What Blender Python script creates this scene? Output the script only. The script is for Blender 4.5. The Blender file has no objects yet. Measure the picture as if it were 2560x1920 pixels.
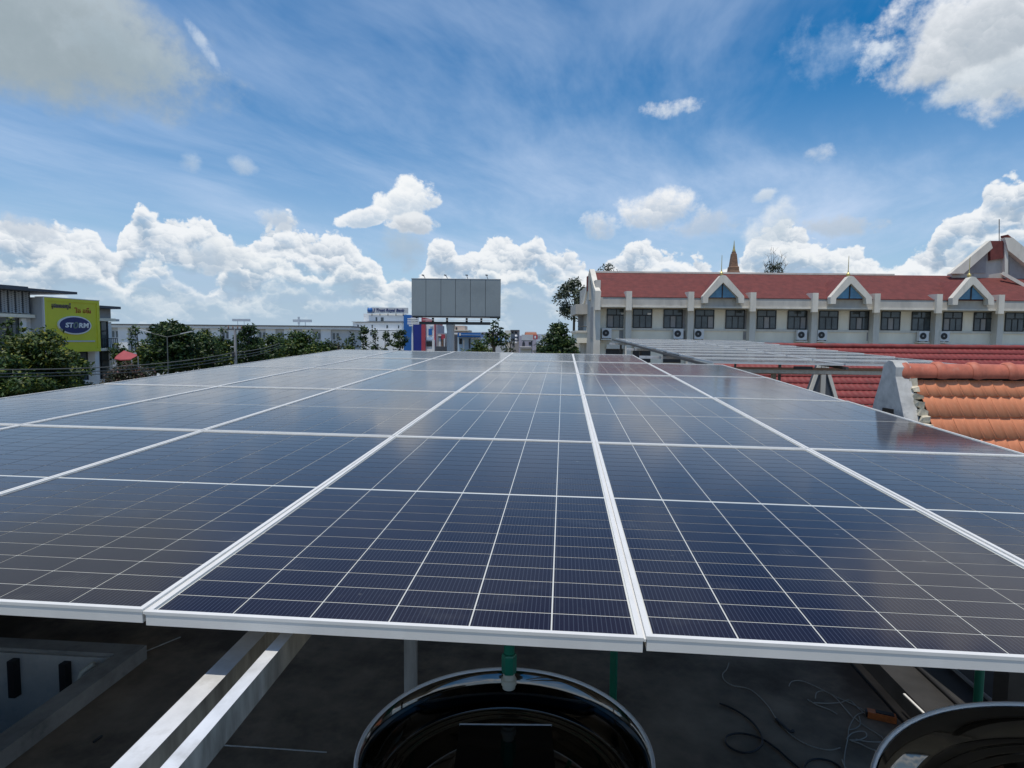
import bpy, math, random
from mathutils import Vector, Matrix, noise as mnoise

C = bpy.context.scene.collection
SC = bpy.context.scene
R = math.radians
random.seed(7)

# ------------------------------------------------------------------ camera
FPX = 1543.45                       # focal length in pixels of a 2560 wide frame
CAM = Vector((0.0, 0.0, 10.0))      # eye: 10 m over the street, looking along +Y
PITCH, ROLL = R(-4.1), R(0.55)
def axes(yaw, pitch, roll):
    cy, sy, cp, sp = math.cos(yaw), math.sin(yaw), math.cos(pitch), math.sin(pitch)
    f = Vector((sy*cp, cy*cp, sp)); r = Vector((cy, -sy, 0)); u = r.cross(f)
    return r*math.cos(roll)+u*math.sin(roll), u*math.cos(roll)-r*math.sin(roll), f
AR, AU, AF = axes(0, PITCH, ROLL)
cd = bpy.data.cameras.new('camera'); cam = bpy.data.objects.new('camera', cd); C.objects.link(cam)
cd.sensor_width = 36; cd.lens = 36*FPX/2560; cd.clip_start = 0.05; cd.clip_end = 6000
cam.matrix_world = Matrix(((AR.x, AU.x, -AF.x, CAM.x), (AR.y, AU.y, -AF.y, CAM.y), (AR.z, AU.z, -AF.z, CAM.z), (0, 0, 0, 1)))
SC.camera = cam
def ray(px, py):
    return (AR*((px-1280)/FPX) - AU*((py-960)/FPX) + AF)
def at(px, py, Y):                  # the point at distance Y ahead seen at that spot
    d = ray(px, py); return CAM + d*(Y/d.y)
def onz(px, py, z):                 # the point on a level surface
    d = ray(px, py); return CAM + d*((z-CAM.z)/d.z)
def onplane(px, py, p, n):
    d = ray(px, py); return CAM + d*((p-CAM).dot(n)/d.dot(n))

# ------------------------------------------------------------------ sky, sun, exposure
SUN_EL, SUN_AZ = R(77), R(202)      # azimuth from +Y towards +X: high up, slightly behind the camera
W = bpy.data.worlds.new('World'); SC.world = W; W.use_nodes = True
NT = W.node_tree; NT.nodes.clear()
def build_sky():
    nd, lk = NT.nodes, NT.links
    def N(t, **k):
        n = nd.new(t)
        for a, b in k.items(): setattr(n, a, b)
        return n
    def put(sock, v):
        if hasattr(v, 'is_output'): lk.new(v, sock)
        else: sock.default_value = v
    def M(op, a, b=0.0, c=0.0, clamp=False):
        n = N('ShaderNodeMath', operation=op, use_clamp=clamp)
        put(n.inputs[0], a); put(n.inputs[1], b); put(n.inputs[2], c); return n.outputs[0]
    def VM(op, a, b=None, s=None):
        n = N('ShaderNodeVectorMath', operation=op); put(n.inputs[0], a)
        if b is not None: put(n.inputs[1], b)
        if s is not None: put(n.inputs['Scale'], s)
        return n.outputs['Value'] if op in ('LENGTH', 'DOT_PRODUCT') else n.outputs[0]
    def smooth(x, a, b, lo=0.0, hi=1.0):
        n = N('ShaderNodeMapRange', interpolation_type='SMOOTHSTEP')
        for i, v in enumerate((x, a, b, lo, hi)): put(n.inputs[i], v)
        return n.outputs[0]
    def mix(f, a, b):
        n = N('ShaderNodeMix', data_type='RGBA'); put(n.inputs[0], f); put(n.inputs[6], a); put(n.inputs[7], b); return n.outputs[2]
    def noise(vec, scale, detail=4, rough=.55, dist=0.0):
        n = N('ShaderNodeTexNoise', noise_dimensions='3D'); put(n.inputs['Vector'], vec)
        n.inputs['Scale'].default_value = scale; n.inputs['Detail'].default_value = detail
        n.inputs['Roughness'].default_value = rough; n.inputs['Distortion'].default_value = dist
        return n.outputs[0]
    def comb(x, y, z):
        n = N('ShaderNodeCombineXYZ'); put(n.inputs[0], x); put(n.inputs[1], y); put(n.inputs[2], z); return n.outputs[0]
    def voro(vec, scale):
        n = N('ShaderNodeTexVoronoi', feature='F1', distance='EUCLIDEAN'); put(n.inputs['Vector'], vec); n.inputs['Scale'].default_value = scale
        return n.outputs['Distance'], n.outputs['Position']
    d = VM('NORMALIZE', N('ShaderNodeTexCoord').outputs['Generated'])
    sp = N('ShaderNodeSeparateXYZ'); lk.new(d, sp.inputs[0]); x, y, z = sp.outputs
    A = M('MULTIPLY', M('ARCTAN2', x, y), 57.2958); E = M('MULTIPLY', M('ARCSINE', z), 57.2958)
    sky = N('ShaderNodeTexSky', sky_type='NISHITA', sun_disc=False, sun_elevation=SUN_EL, sun_rotation=SUN_AZ,
            altitude=20, air_density=1.0, dust_density=0.6, ozone_density=2.5)
    blue = sky.outputs[0]
    hsv = N('ShaderNodeHueSaturation'); hsv.inputs['Saturation'].default_value = SKY_SAT; hsv.inputs['Value'].default_value = SKY_VAL; hsv.inputs['Hue'].default_value = SKY_HUE
    lk.new(blue, hsv.inputs['Color']); blue = hsv.outputs[0]
    K = 1/SKY_STRENGTH              # cloud radiance is given in picture units
    def col(r, g, b): return (r*K, g*K, b*K, 1)
    out = blue
    # high cirrus: streaks drawn out along one wind direction on a level sheet
    h = M('MAXIMUM', M('ADD', z, .06), .03); qx, qy = M('DIVIDE', x, h), M('DIVIDE', y, h)
    ca, sa = math.cos(R(21)), math.sin(R(21))
    al = M('ADD', M('MULTIPLY', qx, sa), M('MULTIPLY', qy, ca)); ac = M('SUBTRACT', M('MULTIPLY', qx, ca), M('MULTIPLY', qy, sa))
    warp = M('MULTIPLY', M('SUBTRACT', noise(comb(qx, qy, 3.1), .55, 2), .5), .75)
    ac2 = M('ADD', ac, warp)
    st = noise(comb(M('MULTIPLY', al, .42), M('MULTIPLY', ac2, 1.05), 0.7), 1.25, 6, .60)
    patch = noise(comb(M('MULTIPLY', al, .35), ac, 5.3), .42, 3, .5)
    ci = M('MULTIPLY', smooth(st, .34, .78), smooth(patch, .24, .62))
    veil = smooth(E, 24, 7, 0.0, .48)
    cir = M('ADD', M('MULTIPLY', ci, .62), M('MULTIPLY', veil, smooth(patch, .2, .8, .55, 1.0)), clamp=True)
    cir = M('MULTIPLY', cir, smooth(E, 48, 22, .55, 1.0))
    out = mix(cir, out, col(.54, .67, .88))
    out = mix(smooth(E, 14, -1, 0.0, .66), out, col(.40, .57, .76))      # pale air low down
    # rounded puffs: three sizes of cells, each lit from above
    P = comb(A, M('MULTIPLY', E, 1.12), 0.0)
    def noise2(scale, detail=4, rough=.55, vec=None):
        n = N('ShaderNodeTexNoise', noise_dimensions='2D'); put(n.inputs['Vector'], vec if vec is not None else P)
        n.inputs['Scale'].default_value = scale; n.inputs['Detail'].default_value = detail; n.inputs['Roughness'].default_value = rough
        return n.outputs
    wv = VM('SCALE', VM('SUBTRACT', noise2(.45, 3, .6)[1], (.5, .5, .5)), s=1.5)
    wv2 = VM('SCALE', VM('SUBTRACT', noise2(2.2, 3, .6)[1], (.5, .5, .5)), s=.42)
    PW = VM('ADD', VM('ADD', P, wv), wv2)
    def puffs(scale, sm):
        n = N('ShaderNodeTexVoronoi', voronoi_dimensions='2D', feature='SMOOTH_F1' if sm else 'F1', distance='EUCLIDEAN')
        put(n.inputs['Vector'], PW); n.inputs['Scale'].default_value = scale
        if sm: n.inputs['Smoothness'].default_value = sm
        s = N('ShaderNodeSeparateXYZ'); lk.new(VM('SUBTRACT', PW, n.outputs['Position']), s.inputs[0])
        return n.outputs['Distance'], M('MULTIPLY', M('ADD', s.outputs[1], M('MULTIPLY', s.outputs[0], .25)), scale)
    d1, u1 = puffs(.26, .35); d2, u2 = puffs(.62, .25); d3, u3 = puffs(1.5, 0)
    lump = M('ADD', M('ADD', M('MULTIPLY', M('SUBTRACT', .5, d1), 1.5), M('MULTIPLY', M('SUBTRACT', .5, d2), .75)), M('MULTIPLY', M('SUBTRACT', .5, d3), .34))
    lit = M('ADD', M('ADD', M('MULTIPLY', u1, .55), M('MULTIPLY', u2, .45)), M('MULTIPLY', u3, .24))
    fine = M('SUBTRACT', noise2(1.1, 5, .62)[0], .5)
    blot = M('SUBTRACT', noise2(.16, 4, .6, VM('MULTIPLY', P, (1.0, 2.1, 1.0)))[0], .5)
    def skyline(pts, rough):
        n = N('ShaderNodeFloatCurve'); cm = n.mapping; cm.use_clip = False; cm.extend = 'HORIZONTAL'; c = cm.curves[0]
        pts = sorted((p[0]/100+.5, p[1]/30) for p in pts)
        while len(c.points) < len(pts): c.points.new(.5, .5)
        for q, p in zip(c.points, pts): q.location = p; q.handle_type = 'AUTO_CLAMPED'
        cm.update(); put(n.inputs['Value'], M('ADD', M('DIVIDE', A, 100), .5)); n.inputs['Factor'].default_value = 1
        return M('MULTIPLY', n.outputs[0], 30)
    def pix(px, py):
        v = ray(px, py).normalized(); return math.degrees(math.atan2(v.x, v.y)), math.degrees(math.asin(v.z))
    def layer(out, pts, amp, crest, base, depth, soft, alpha=1.0, off=0.0, contrast=1.0):
        S = skyline([pix(*p) for p in pts], 0)
        around = M('MULTIPLY', M('SUBTRACT', noise(d, 3.0, 3), .45), smooth(M('ABSOLUTE', A), 40, 48, 0.0, 16.0))
        S = M('ADD', S, around)
        e = M('SUBTRACT', M('ADD', M('ADD', S, M('MULTIPLY', lump, amp)), M('MULTIPLY', fine, 1.2)), E)
        a = M('MULTIPLY', M('MULTIPLY', smooth(e, 0.0, soft), alpha), M('SUBTRACT', 1.0, M('MULTIPLY', smooth(M('ADD', e, M('MULTIPLY', blot, -9.0)), depth*.35, depth*1.25), .72)))
        dep = smooth(e, 0.0, depth)
        s = M('ADD', M('SUBTRACT', .88, M('MULTIPLY', dep, .80)), M('MULTIPLY', lit, .62*contrast))
        s = M('ADD', s, M('ADD', M('MULTIPLY', fine, .45), M('MULTIPLY', blot, M('MULTIPLY', dep, 2.6))))
        s = smooth(s, .08, .98)
        return mix(a, out, mix(s, base, crest))
    WHITE, SHADE, HAZE = col(.88, .91, .94), col(.33, .44, .57), col(.50, .62, .74)
    out = layer(out, SKY_A, 1.25, WHITE, SHADE, 4.2, .40)
    out = layer(out, SKY_B, 1.35, col(.88, .91, .93), col(.37, .49, .62), 2.6, .6, .95)
    out = layer(out, SKY_C, 1.0, col(.76, .82, .86), col(.38, .51, .64), 2.0, .8, .85)
    out = mix(smooth(E, 4.5, .0, 0.0, .62), out, col(.45, .58, .71))
    # single clouds: (pixel, radii in degrees, softness, lit colour, shaded colour, opacity, edge noise, tilt)
    big = M('SUBTRACT', noise2(.13, 5, .58)[0], .5); mid = M('SUBTRACT', noise2(.46, 5, .62)[0], .5)
    for (px, py, ra, re, soft, cl, cs, op, k, tilt, shp) in SINGLE:
        a0, e0 = pix(px, py); ce, te = math.cos(R(e0)), R(tilt)
        da, de = M('MULTIPLY', M('SUBTRACT', A, a0), ce), M('SUBTRACT', E, e0)
        ua = M('DIVIDE', M('ADD', M('MULTIPLY', da, math.cos(te)), M('MULTIPLY', de, math.sin(te))), ra)
        ue = M('DIVIDE', M('SUBTRACT', M('MULTIPLY', de, math.cos(te)), M('MULTIPLY', da, math.sin(te))), re)
        r2 = M('ADD', M('MULTIPLY', ua, ua), M('MULTIPLY', ue, ue))
        nz = M('ADD', M('MULTIPLY', big, k*(2.6 if ra > 5 else 1.2)), M('MULTIPLY', mid, k*(1.6 if ra > 5 else 3.2)))
        if shp: nz = M('ADD', nz, M('MULTIPLY', lump, .35*shp))
        e = M('ADD', M('SUBTRACT', 1.0, r2), nz)
        a = M('MULTIPLY', smooth(e, 0.0, soft), op)
        s = M('ADD', M('MULTIPLY', ue, .55), M('SUBTRACT', .85, M('MULTIPLY', smooth(e, 0.0, 1.1), .55)))
        s = M('ADD', s, M('MULTIPLY', M('ADD', mid, big), .9))
        if shp: s = M('ADD', s, M('MULTIPLY', lit, .5*shp))
        out = mix(a, out, mix(smooth(s, .0, 1.0), col(*cs), col(*cl)))
    out = mix(smooth(E, -.2, -1.5), out, col(.20, .22, .20))
    bg = N('ShaderNodeBackground'); lk.new(out, bg.inputs['Color']); bg.inputs['Strength'].default_value = SKY_STRENGTH
    o = N('ShaderNodeOutputWorld'); lk.new(bg.outputs[0], o.inputs['Surface'])
SKY_STRENGTH, SKY_SAT, SKY_VAL, SKY_HUE = 0.10, 1.50, 1.16, .497
SKY_A = [(-60, 590), (0, 572), (52, 566), (104, 586), (168, 572), (220, 566), (249, 587), (289, 640), (300, 592), (330, 557), (350, 522), (372, 530), (399, 547), (430, 533), (446, 534),
    (460, 548), (492, 535), (521, 541), (541, 573), (560, 602), (584, 610), (600, 628), (631, 606), (671, 582), (694, 560), (725, 560), (758, 572), (772, 594), (810, 604), (851, 594), (885, 602), (905, 630), (937, 652),
    (960, 690), (1000, 712), (1050, 690), (1075, 630), (1092, 606), (1128, 600), (1152, 634), (1192, 622), (1227, 602), (1262, 606), (1290, 622), (1330, 600), (1357, 612), (1372, 634),
    (1430, 640), (1460, 660), (1490, 668), (1525, 640), (1581, 612), (1627, 622), (1685, 645), (1743, 650), (1800, 672), (1840, 660), (1860, 628), (1885, 600), (1917, 580), (1950, 566), (1967, 562), (1990, 580), (2026, 600),
    (2061, 612), (2095, 632), (2142, 636), (2183, 650), (2235, 657), (2287, 630), (2322, 622), (2342, 575), (2379, 550), (2410, 540), (2436, 530), (2450, 492), (2476, 462), (2513, 442), (2560, 440), (2620, 460)]
SKY_B = [(-60, 660), (30, 650), (90, 668), (150, 640), (230, 655), (300, 700), (370, 668), (430, 690), (520, 706), (580, 650), (640, 632), (700, 640), (740, 668), (800, 690), (860, 650), (900, 660), (960, 700),
    (1040, 705), (1100, 672), (1160, 690), (1240, 660), (1320, 668), (1380, 700), (1460, 700), (1560, 672), (1640, 665), (1720, 690), (1900, 640), (1960, 610), (2040, 640), (2120, 660), (2240, 690), (2360, 640), (2440, 590), (2500, 560), (2580, 570)]
SKY_C = [(-60, 740), (60, 725), (160, 742), (250, 728), (380, 752), (480, 732), (560, 742), (700, 720), (800, 748), (900, 738), (1000, 756), (1150, 738), (1280, 730), (1400, 750), (1600, 740), (1900, 735), (2200, 730), (2600, 700)]
SINGLE = [
    (1020, 500, 2.9, 1.8, .5, (.93, .95, .96), (.55, .64, .74), .97, .7, 20, 1.0),
    (905, 545, 2.2, .85, .5, (.91, .93, .95), (.52, .62, .73), .95, .8, 14, .9),
    (1010, 620, 2.6, 2.4, 1.3, (.46, .57, .68), (.38, .50, .63), .85, .6, 0, .3),
    (70, 50, 13.2, 5.6, .80, (.45, .52, .57), (.33, .40, .44), .97, .40, -6, 0),
    (330, 130, 5.0, 2.6, 1.2, (.42, .52, .60), (.33, .42, .48), .55, .8, -25, 0),
    (505, 108, 2.4, .55, 1.2, (.80, .86, .92), (.6, .7, .82), .6, .7, -52, 0),
    (2575, 55, 9.4, 5.5, .66, (.92, .94, .97), (.47, .53, .59), .97, .62, -8, .45),
    (2490, 190, 5.5, 1.4, 1.1, (.82, .87, .91), (.52, .60, .68), .70, .8, 12, .4),
    (2085, 130, 4.2, 2.6, 2.2, (.64, .75, .89), (.5, .62, .8), .50, .9, -20, 0),
    (2190, 150, 2.0, 1.1, 1.2, (.85, .90, .94), (.6, .7, .82), .6, .9, 30, 0),
    (1685, 268, 2.9, .85, 1.15, (.90, .92, .95), (.60, .68, .78), .92, .8, 4, .8),
    (2050, 388, 1.25, .9, 1.4, (.82, .86, .91), (.6, .68, .78), .85, .7, 0, .5),
    (475, 405, .95, .85, 1.6, (.58, .69, .82), (.5, .6, .72), .70, .7, -20, .4),
    (610, 417, 1.2, .85, 1.6, (.60, .70, .82), (.5, .6, .72), .72, .7, -15, .4),
    (1655, 525, 3.9, 1.9, 1.15, (.91, .92, .93), (.50, .58, .68), .93, .8, 6, .9),
    (1500, 562, 1.9, 1.4, 1.2, (.88, .90, .92), (.50, .58, .68), .85, .9, -10, .9),
    (1760, 560, 3.0, 1.1, 1.2, (.58, .64, .72), (.47, .55, .65), .6, .9, 0, .5),
    (2100, 565, 3.6, 1.0, 1.1, (.56, .62, .70), (.46, .54, .63), .75, .9, -4, .5),
    (1935, 560, 2.6, 1.7, 1.3, (.80, .84, .88), (.50, .60, .70), .72, .8, 35, .7),
    (1905, 490, 1.2, .6, 1.0, (.84, .88, .91), (.6, .68, .76), .7, .8, 20, .5),
    (700, 548, 1.9, 1.1, .9, (.72, .78, .84), (.52, .60, .70), .8, .7, 0, .6),
    (1040, 560, 2.3, 1.0, .6, (.82, .85, .88), (.50, .56, .63), .9, .7, 0, .8),
    (60, 565, 2.4, .9, 1.1, (.60, .66, .74), (.48, .56, .66), .7, .8, -8, .4),
    (540, 640, 3.0, 1.5, .7, (.86, .89, .91), (.48, .57, .67), .8, .7, 0, .9),
]
build_sky()
W.cycles.sampling_method = 'MANUAL'; W.cycles.sample_map_resolution = 512
SC.view_settings.view_transform = 'Standard'; SC.view_settings.look = 'None'
SC.view_settings.exposure = 0; SC.view_settings.gamma = 1; SC.view_settings.use_curve_mapping = False
sl = bpy.data.lights.new('sun', 'SUN'); sun = bpy.data.objects.new('sun', sl); C.objects.link(sun)
sl.energy = 3.4; sl.angle = R(.53); sl.color = (1, .93, .82)
sd = Vector((math.sin(SUN_AZ)*math.cos(SUN_EL), math.cos(SUN_AZ)*math.cos(SUN_EL), math.sin(SUN_EL)))
sun.rotation_euler = (-sd).to_track_quat('-Z', 'Y').to_euler()

# ------------------------------------------------------------------ helpers
WM = {}                                                   # world matrix of every parent
class MB:
    def __init__(s): s.v, s.f, s.m, s.uv = [], [], [], {}
    def add(s, vs, fs, mi=0):
        b = len(s.v); s.v += [tuple(v) for v in vs]
        for f in fs: s.f.append(tuple(b+i for i in f)); s.m.append(mi)
        return s
    def hexa(s, q, mi=0):                                 # eight corners: bottom four, top four
        return s.add(q, [(3, 2, 1, 0), (4, 5, 6, 7), (0, 1, 5, 4), (1, 2, 6, 5), (2, 3, 7, 6), (3, 0, 4, 7)], mi)
    def box(s, a, b, mi=0, mat=None):
        x0, x1 = sorted((a[0], b[0])); y0, y1 = sorted((a[1], b[1])); z0, z1 = sorted((a[2], b[2]))
        q = [Vector(p) for p in ((x0, y0, z0), (x1, y0, z0), (x1, y1, z0), (x0, y1, z0), (x0, y0, z1), (x1, y0, z1), (x1, y1, z1), (x0, y1, z1))]
        if mat: q = [mat @ p for p in q]
        return s.hexa(q, mi)
    def beam(s, p, q, w, h, up=(0, 0, 1), mi=0, side=None):          # bar from p to q, w across, h along up
        p, q = Vector(p), Vector(q); d = (q-p).normalized(); u = Vector(up); r = d.cross(u).normalized(); u = r.cross(d)
        a, b = r*(w/2), u*(h/2)
        s.hexa([p-a-b, p+a-b, q+a-b, q-a-b, p-a+b, p+a+b, q+a+b, q-a+b], mi)
        if side is not None: s.m[-4:] = [side]*4
        return s
    def tube(s, pts, rad, n=8, mi=0, cap=True):
        pts = [Vector(p) for p in pts]; rad = rad if isinstance(rad, (list, tuple)) else [rad]*len(pts)
        b = len(s.v); ref = Vector((0, 0, 1))
        for i, p in enumerate(pts):
            d = (pts[min(i+1, len(pts)-1)]-pts[max(i-1, 0)]).normalized()
            if abs(d.dot(ref)) > .95: ref = Vector((1, 0, 0)) if abs(d.x) < .9 else Vector((0, 1, 0))
            r = d.cross(ref).normalized(); u = r.cross(d); ref = u
            for k in range(n):
                t = 2*math.pi*k/n; s.v.append(tuple(p+r*(rad[i]*math.cos(t))+u*(rad[i]*math.sin(t))))
        for i in range(len(pts)-1):
            for k in range(n):
                k2 = (k+1) % n; s.f.append((b+i*n+k, b+i*n+k2, b+(i+1)*n+k2, b+(i+1)*n+k)); s.m.append(mi)
        if cap:
            s.f.append(tuple(b+k for k in range(n))[::-1]); s.m.append(mi)
            s.f.append(tuple(b+(len(pts)-1)*n+k for k in range(n))); s.m.append(mi)
        return s
    def lathe(s, prof, c=(0, 0, 0), n=32, mi=0):          # profile of (radius, z)
        b = len(s.v)
        for (r, z) in prof:
            for k in range(n):
                t = 2*math.pi*k/n; s.v.append((c[0]+r*math.cos(t), c[1]+r*math.sin(t), c[2]+z))
        for i in range(len(prof)-1):
            for k in range(n):
                k2 = (k+1) % n; s.f.append((b+i*n+k, b+i*n+k2, b+(i+1)*n+k2, b+(i+1)*n+k)); s.m.append(mi)
        return s
    def prism(s, poly, ext, mi=0):                        # polygon of 3-D points pushed along ext
        poly = [Vector(p) for p in poly]; ext = Vector(ext); n = len(poly)
        nrm = sum(((poly[i]).cross(poly[(i+1) % n]) for i in range(n)), Vector())
        if nrm.dot(ext) > 0: poly = poly[::-1]
        fs = [tuple(range(n)), tuple(range(2*n-1, n-1, -1))]+[(i, n+i, n+(i+1) % n, (i+1) % n) for i in range(n)]
        return s.add(poly+[p+ext for p in poly], fs, mi)
def link(o, parent=None, local=False):
    C.objects.link(o)
    if parent is not None:
        o.parent = parent
        if not local: o.matrix_parent_inverse = WM[parent.name].inverted()
    WM[o.name] = WM[parent.name].copy() if (parent is not None and local) else Matrix.Identity(4)
    return o
def mesh_of(name, mb, mats, smooth=False):
    me = bpy.data.meshes.new(name); me.from_pydata(mb.v, [], mb.f)
    mats = mats if isinstance(mats, (list, tuple)) else [mats]
    for m in mats: me.materials.append(m)
    if len(mats) > 1: me.polygons.foreach_set('material_index', mb.m)
    if smooth: me.polygons.foreach_set('use_smooth', [True]*len(me.polygons))
    return me
def obj(name, mb, mats, parent=None, smooth=False, local=False, **props):
    o = bpy.data.objects.new(name, mb if isinstance(mb, bpy.types.Mesh) else mesh_of(name, mb, mats, smooth))
    for k, v in props.items(): o[k] = v
    return link(o, parent, local)
def thing(name, label, cat, loc=(0, 0, 0), group=None, mat=None):
    o = bpy.data.objects.new(name, None); o.empty_display_size = .2; C.objects.link(o)
    o.matrix_world = mat if mat is not None else Matrix.Translation(Vector(loc)); WM[o.name] = o.matrix_world.copy()
    o['label'] = label; o['category'] = cat
    if group: o['group'] = group
    return o
def tag(o, label, cat, group=None):
    o['label'] = label; o['category'] = cat
    if group: o['group'] = group
    return o
def struct(name, mb, mats, **k): return obj(name, mb, mats, kind='structure', **k)

# ------------------------------------------------------------------ materials
def mat(name, base, rough=.6, metal=0.0, var=.18, scale=3.0, bump=0.0, detail=5, spec=.5, coat=0.0, stain=None, squash=None, bscale=None):
    m = bpy.data.materials.new(name); m.use_nodes = True; nt = m.node_tree; p = nt.nodes['Principled BSDF']
    p.inputs['Roughness'].default_value = rough; p.inputs['Metallic'].default_value = metal
    p.inputs['Specular IOR Level'].default_value = spec; p.inputs['Coat Weight'].default_value = coat; p.inputs['Coat Roughness'].default_value = .05
    tc = nt.nodes.new('ShaderNodeTexCoord'); v = tc.outputs['Object']
    if squash:
        mp = nt.nodes.new('ShaderNodeVectorMath'); mp.operation = 'MULTIPLY'; nt.links.new(v, mp.inputs[0]); mp.inputs[1].default_value = squash; v = mp.outputs[0]
    n = nt.nodes.new('ShaderNodeTexNoise'); n.inputs['Scale'].default_value = scale; n.inputs['Detail'].default_value = detail; n.inputs['Roughness'].default_value = .62
    nt.links.new(v, n.inputs['Vector'])
    r = nt.nodes.new('ShaderNodeMapRange'); r.inputs[1].default_value = .3; r.inputs[2].default_value = .7; nt.links.new(n.outputs[0], r.inputs[0])
    mx = nt.nodes.new('ShaderNodeMix'); mx.data_type = 'RGBA'; nt.links.new(r.outputs[0], mx.inputs[0])
    mx.inputs[6].default_value = tuple(c*(1-var) for c in base)+(1,); mx.inputs[7].default_value = tuple(min(c*(1+var), .95) for c in base)+(1,)
    out = mx.outputs[2]
    if stain:
        n2 = nt.nodes.new('ShaderNodeTexNoise'); n2.inputs['Scale'].default_value = stain[1]; n2.inputs['Detail'].default_value = 6; n2.inputs['Roughness'].default_value = .65
        nt.links.new(v, n2.inputs['Vector'])
        r2 = nt.nodes.new('ShaderNodeMapRange'); r2.inputs[1].default_value = stain[2]; r2.inputs[2].default_value = stain[3]; nt.links.new(n2.outputs[0], r2.inputs[0])
        m2 = nt.nodes.new('ShaderNodeMix'); m2.data_type = 'RGBA'; nt.links.new(r2.outputs[0], m2.inputs[0]); nt.links.new(out, m2.inputs[6]); m2.inputs[7].default_value = tuple(stain[0])+(1,); out = m2.outputs[2]
    nt.links.new(out, p.inputs['Base Color'])
    if bump:
        b = nt.nodes.new('ShaderNodeBump'); b.inputs['Strength'].default_value = min(1, bump*8); b.inputs['Distance'].default_value = bump
        src = n
        if bscale:
            src = nt.nodes.new('ShaderNodeTexNoise'); src.inputs['Scale'].default_value = bscale; src.inputs['Detail'].default_value = 4; nt.links.new(v, src.inputs['Vector'])
        nt.links.new(src.outputs[0], b.inputs['Height']); nt.links.new(b.outputs[0], p.inputs['Normal'])
    return m
def leafmat(name, dark, light, tip, rough=.5):
    m = bpy.data.materials.new(name); m.use_nodes = True; nt = m.node_tree; p = nt.nodes['Principled BSDF']
    g = nt.nodes.new('ShaderNodeNewGeometry'); cr = nt.nodes.new('ShaderNodeValToRGB')
    e = cr.color_ramp.elements; e[0].color = dark+(1,); e[0].position = .0; e[1].color = tip+(1,); e[1].position = 1.0
    k = e.new(.72); k.color = light+(1,)
    nt.links.new(g.outputs['Random Per Island'], cr.inputs[0]); nt.links.new(cr.outputs[0], p.inputs['Base Color'])
    p.inputs['Roughness'].default_value = rough; p.inputs['Specular IOR Level'].default_value = .35
    tr = nt.nodes.new('ShaderNodeBsdfTranslucent'); nt.links.new(cr.outputs[0], tr.inputs['Color'])
    ms = nt.nodes.new('ShaderNodeMixShader'); ms.inputs[0].default_value = .22; nt.links.new(p.outputs[0], ms.inputs[1]); nt.links.new(tr.outputs[0], ms.inputs[2])
    nt.links.new(ms.outputs[0], nt.nodes['Material Output'].inputs['Surface'])
    return m
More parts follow.
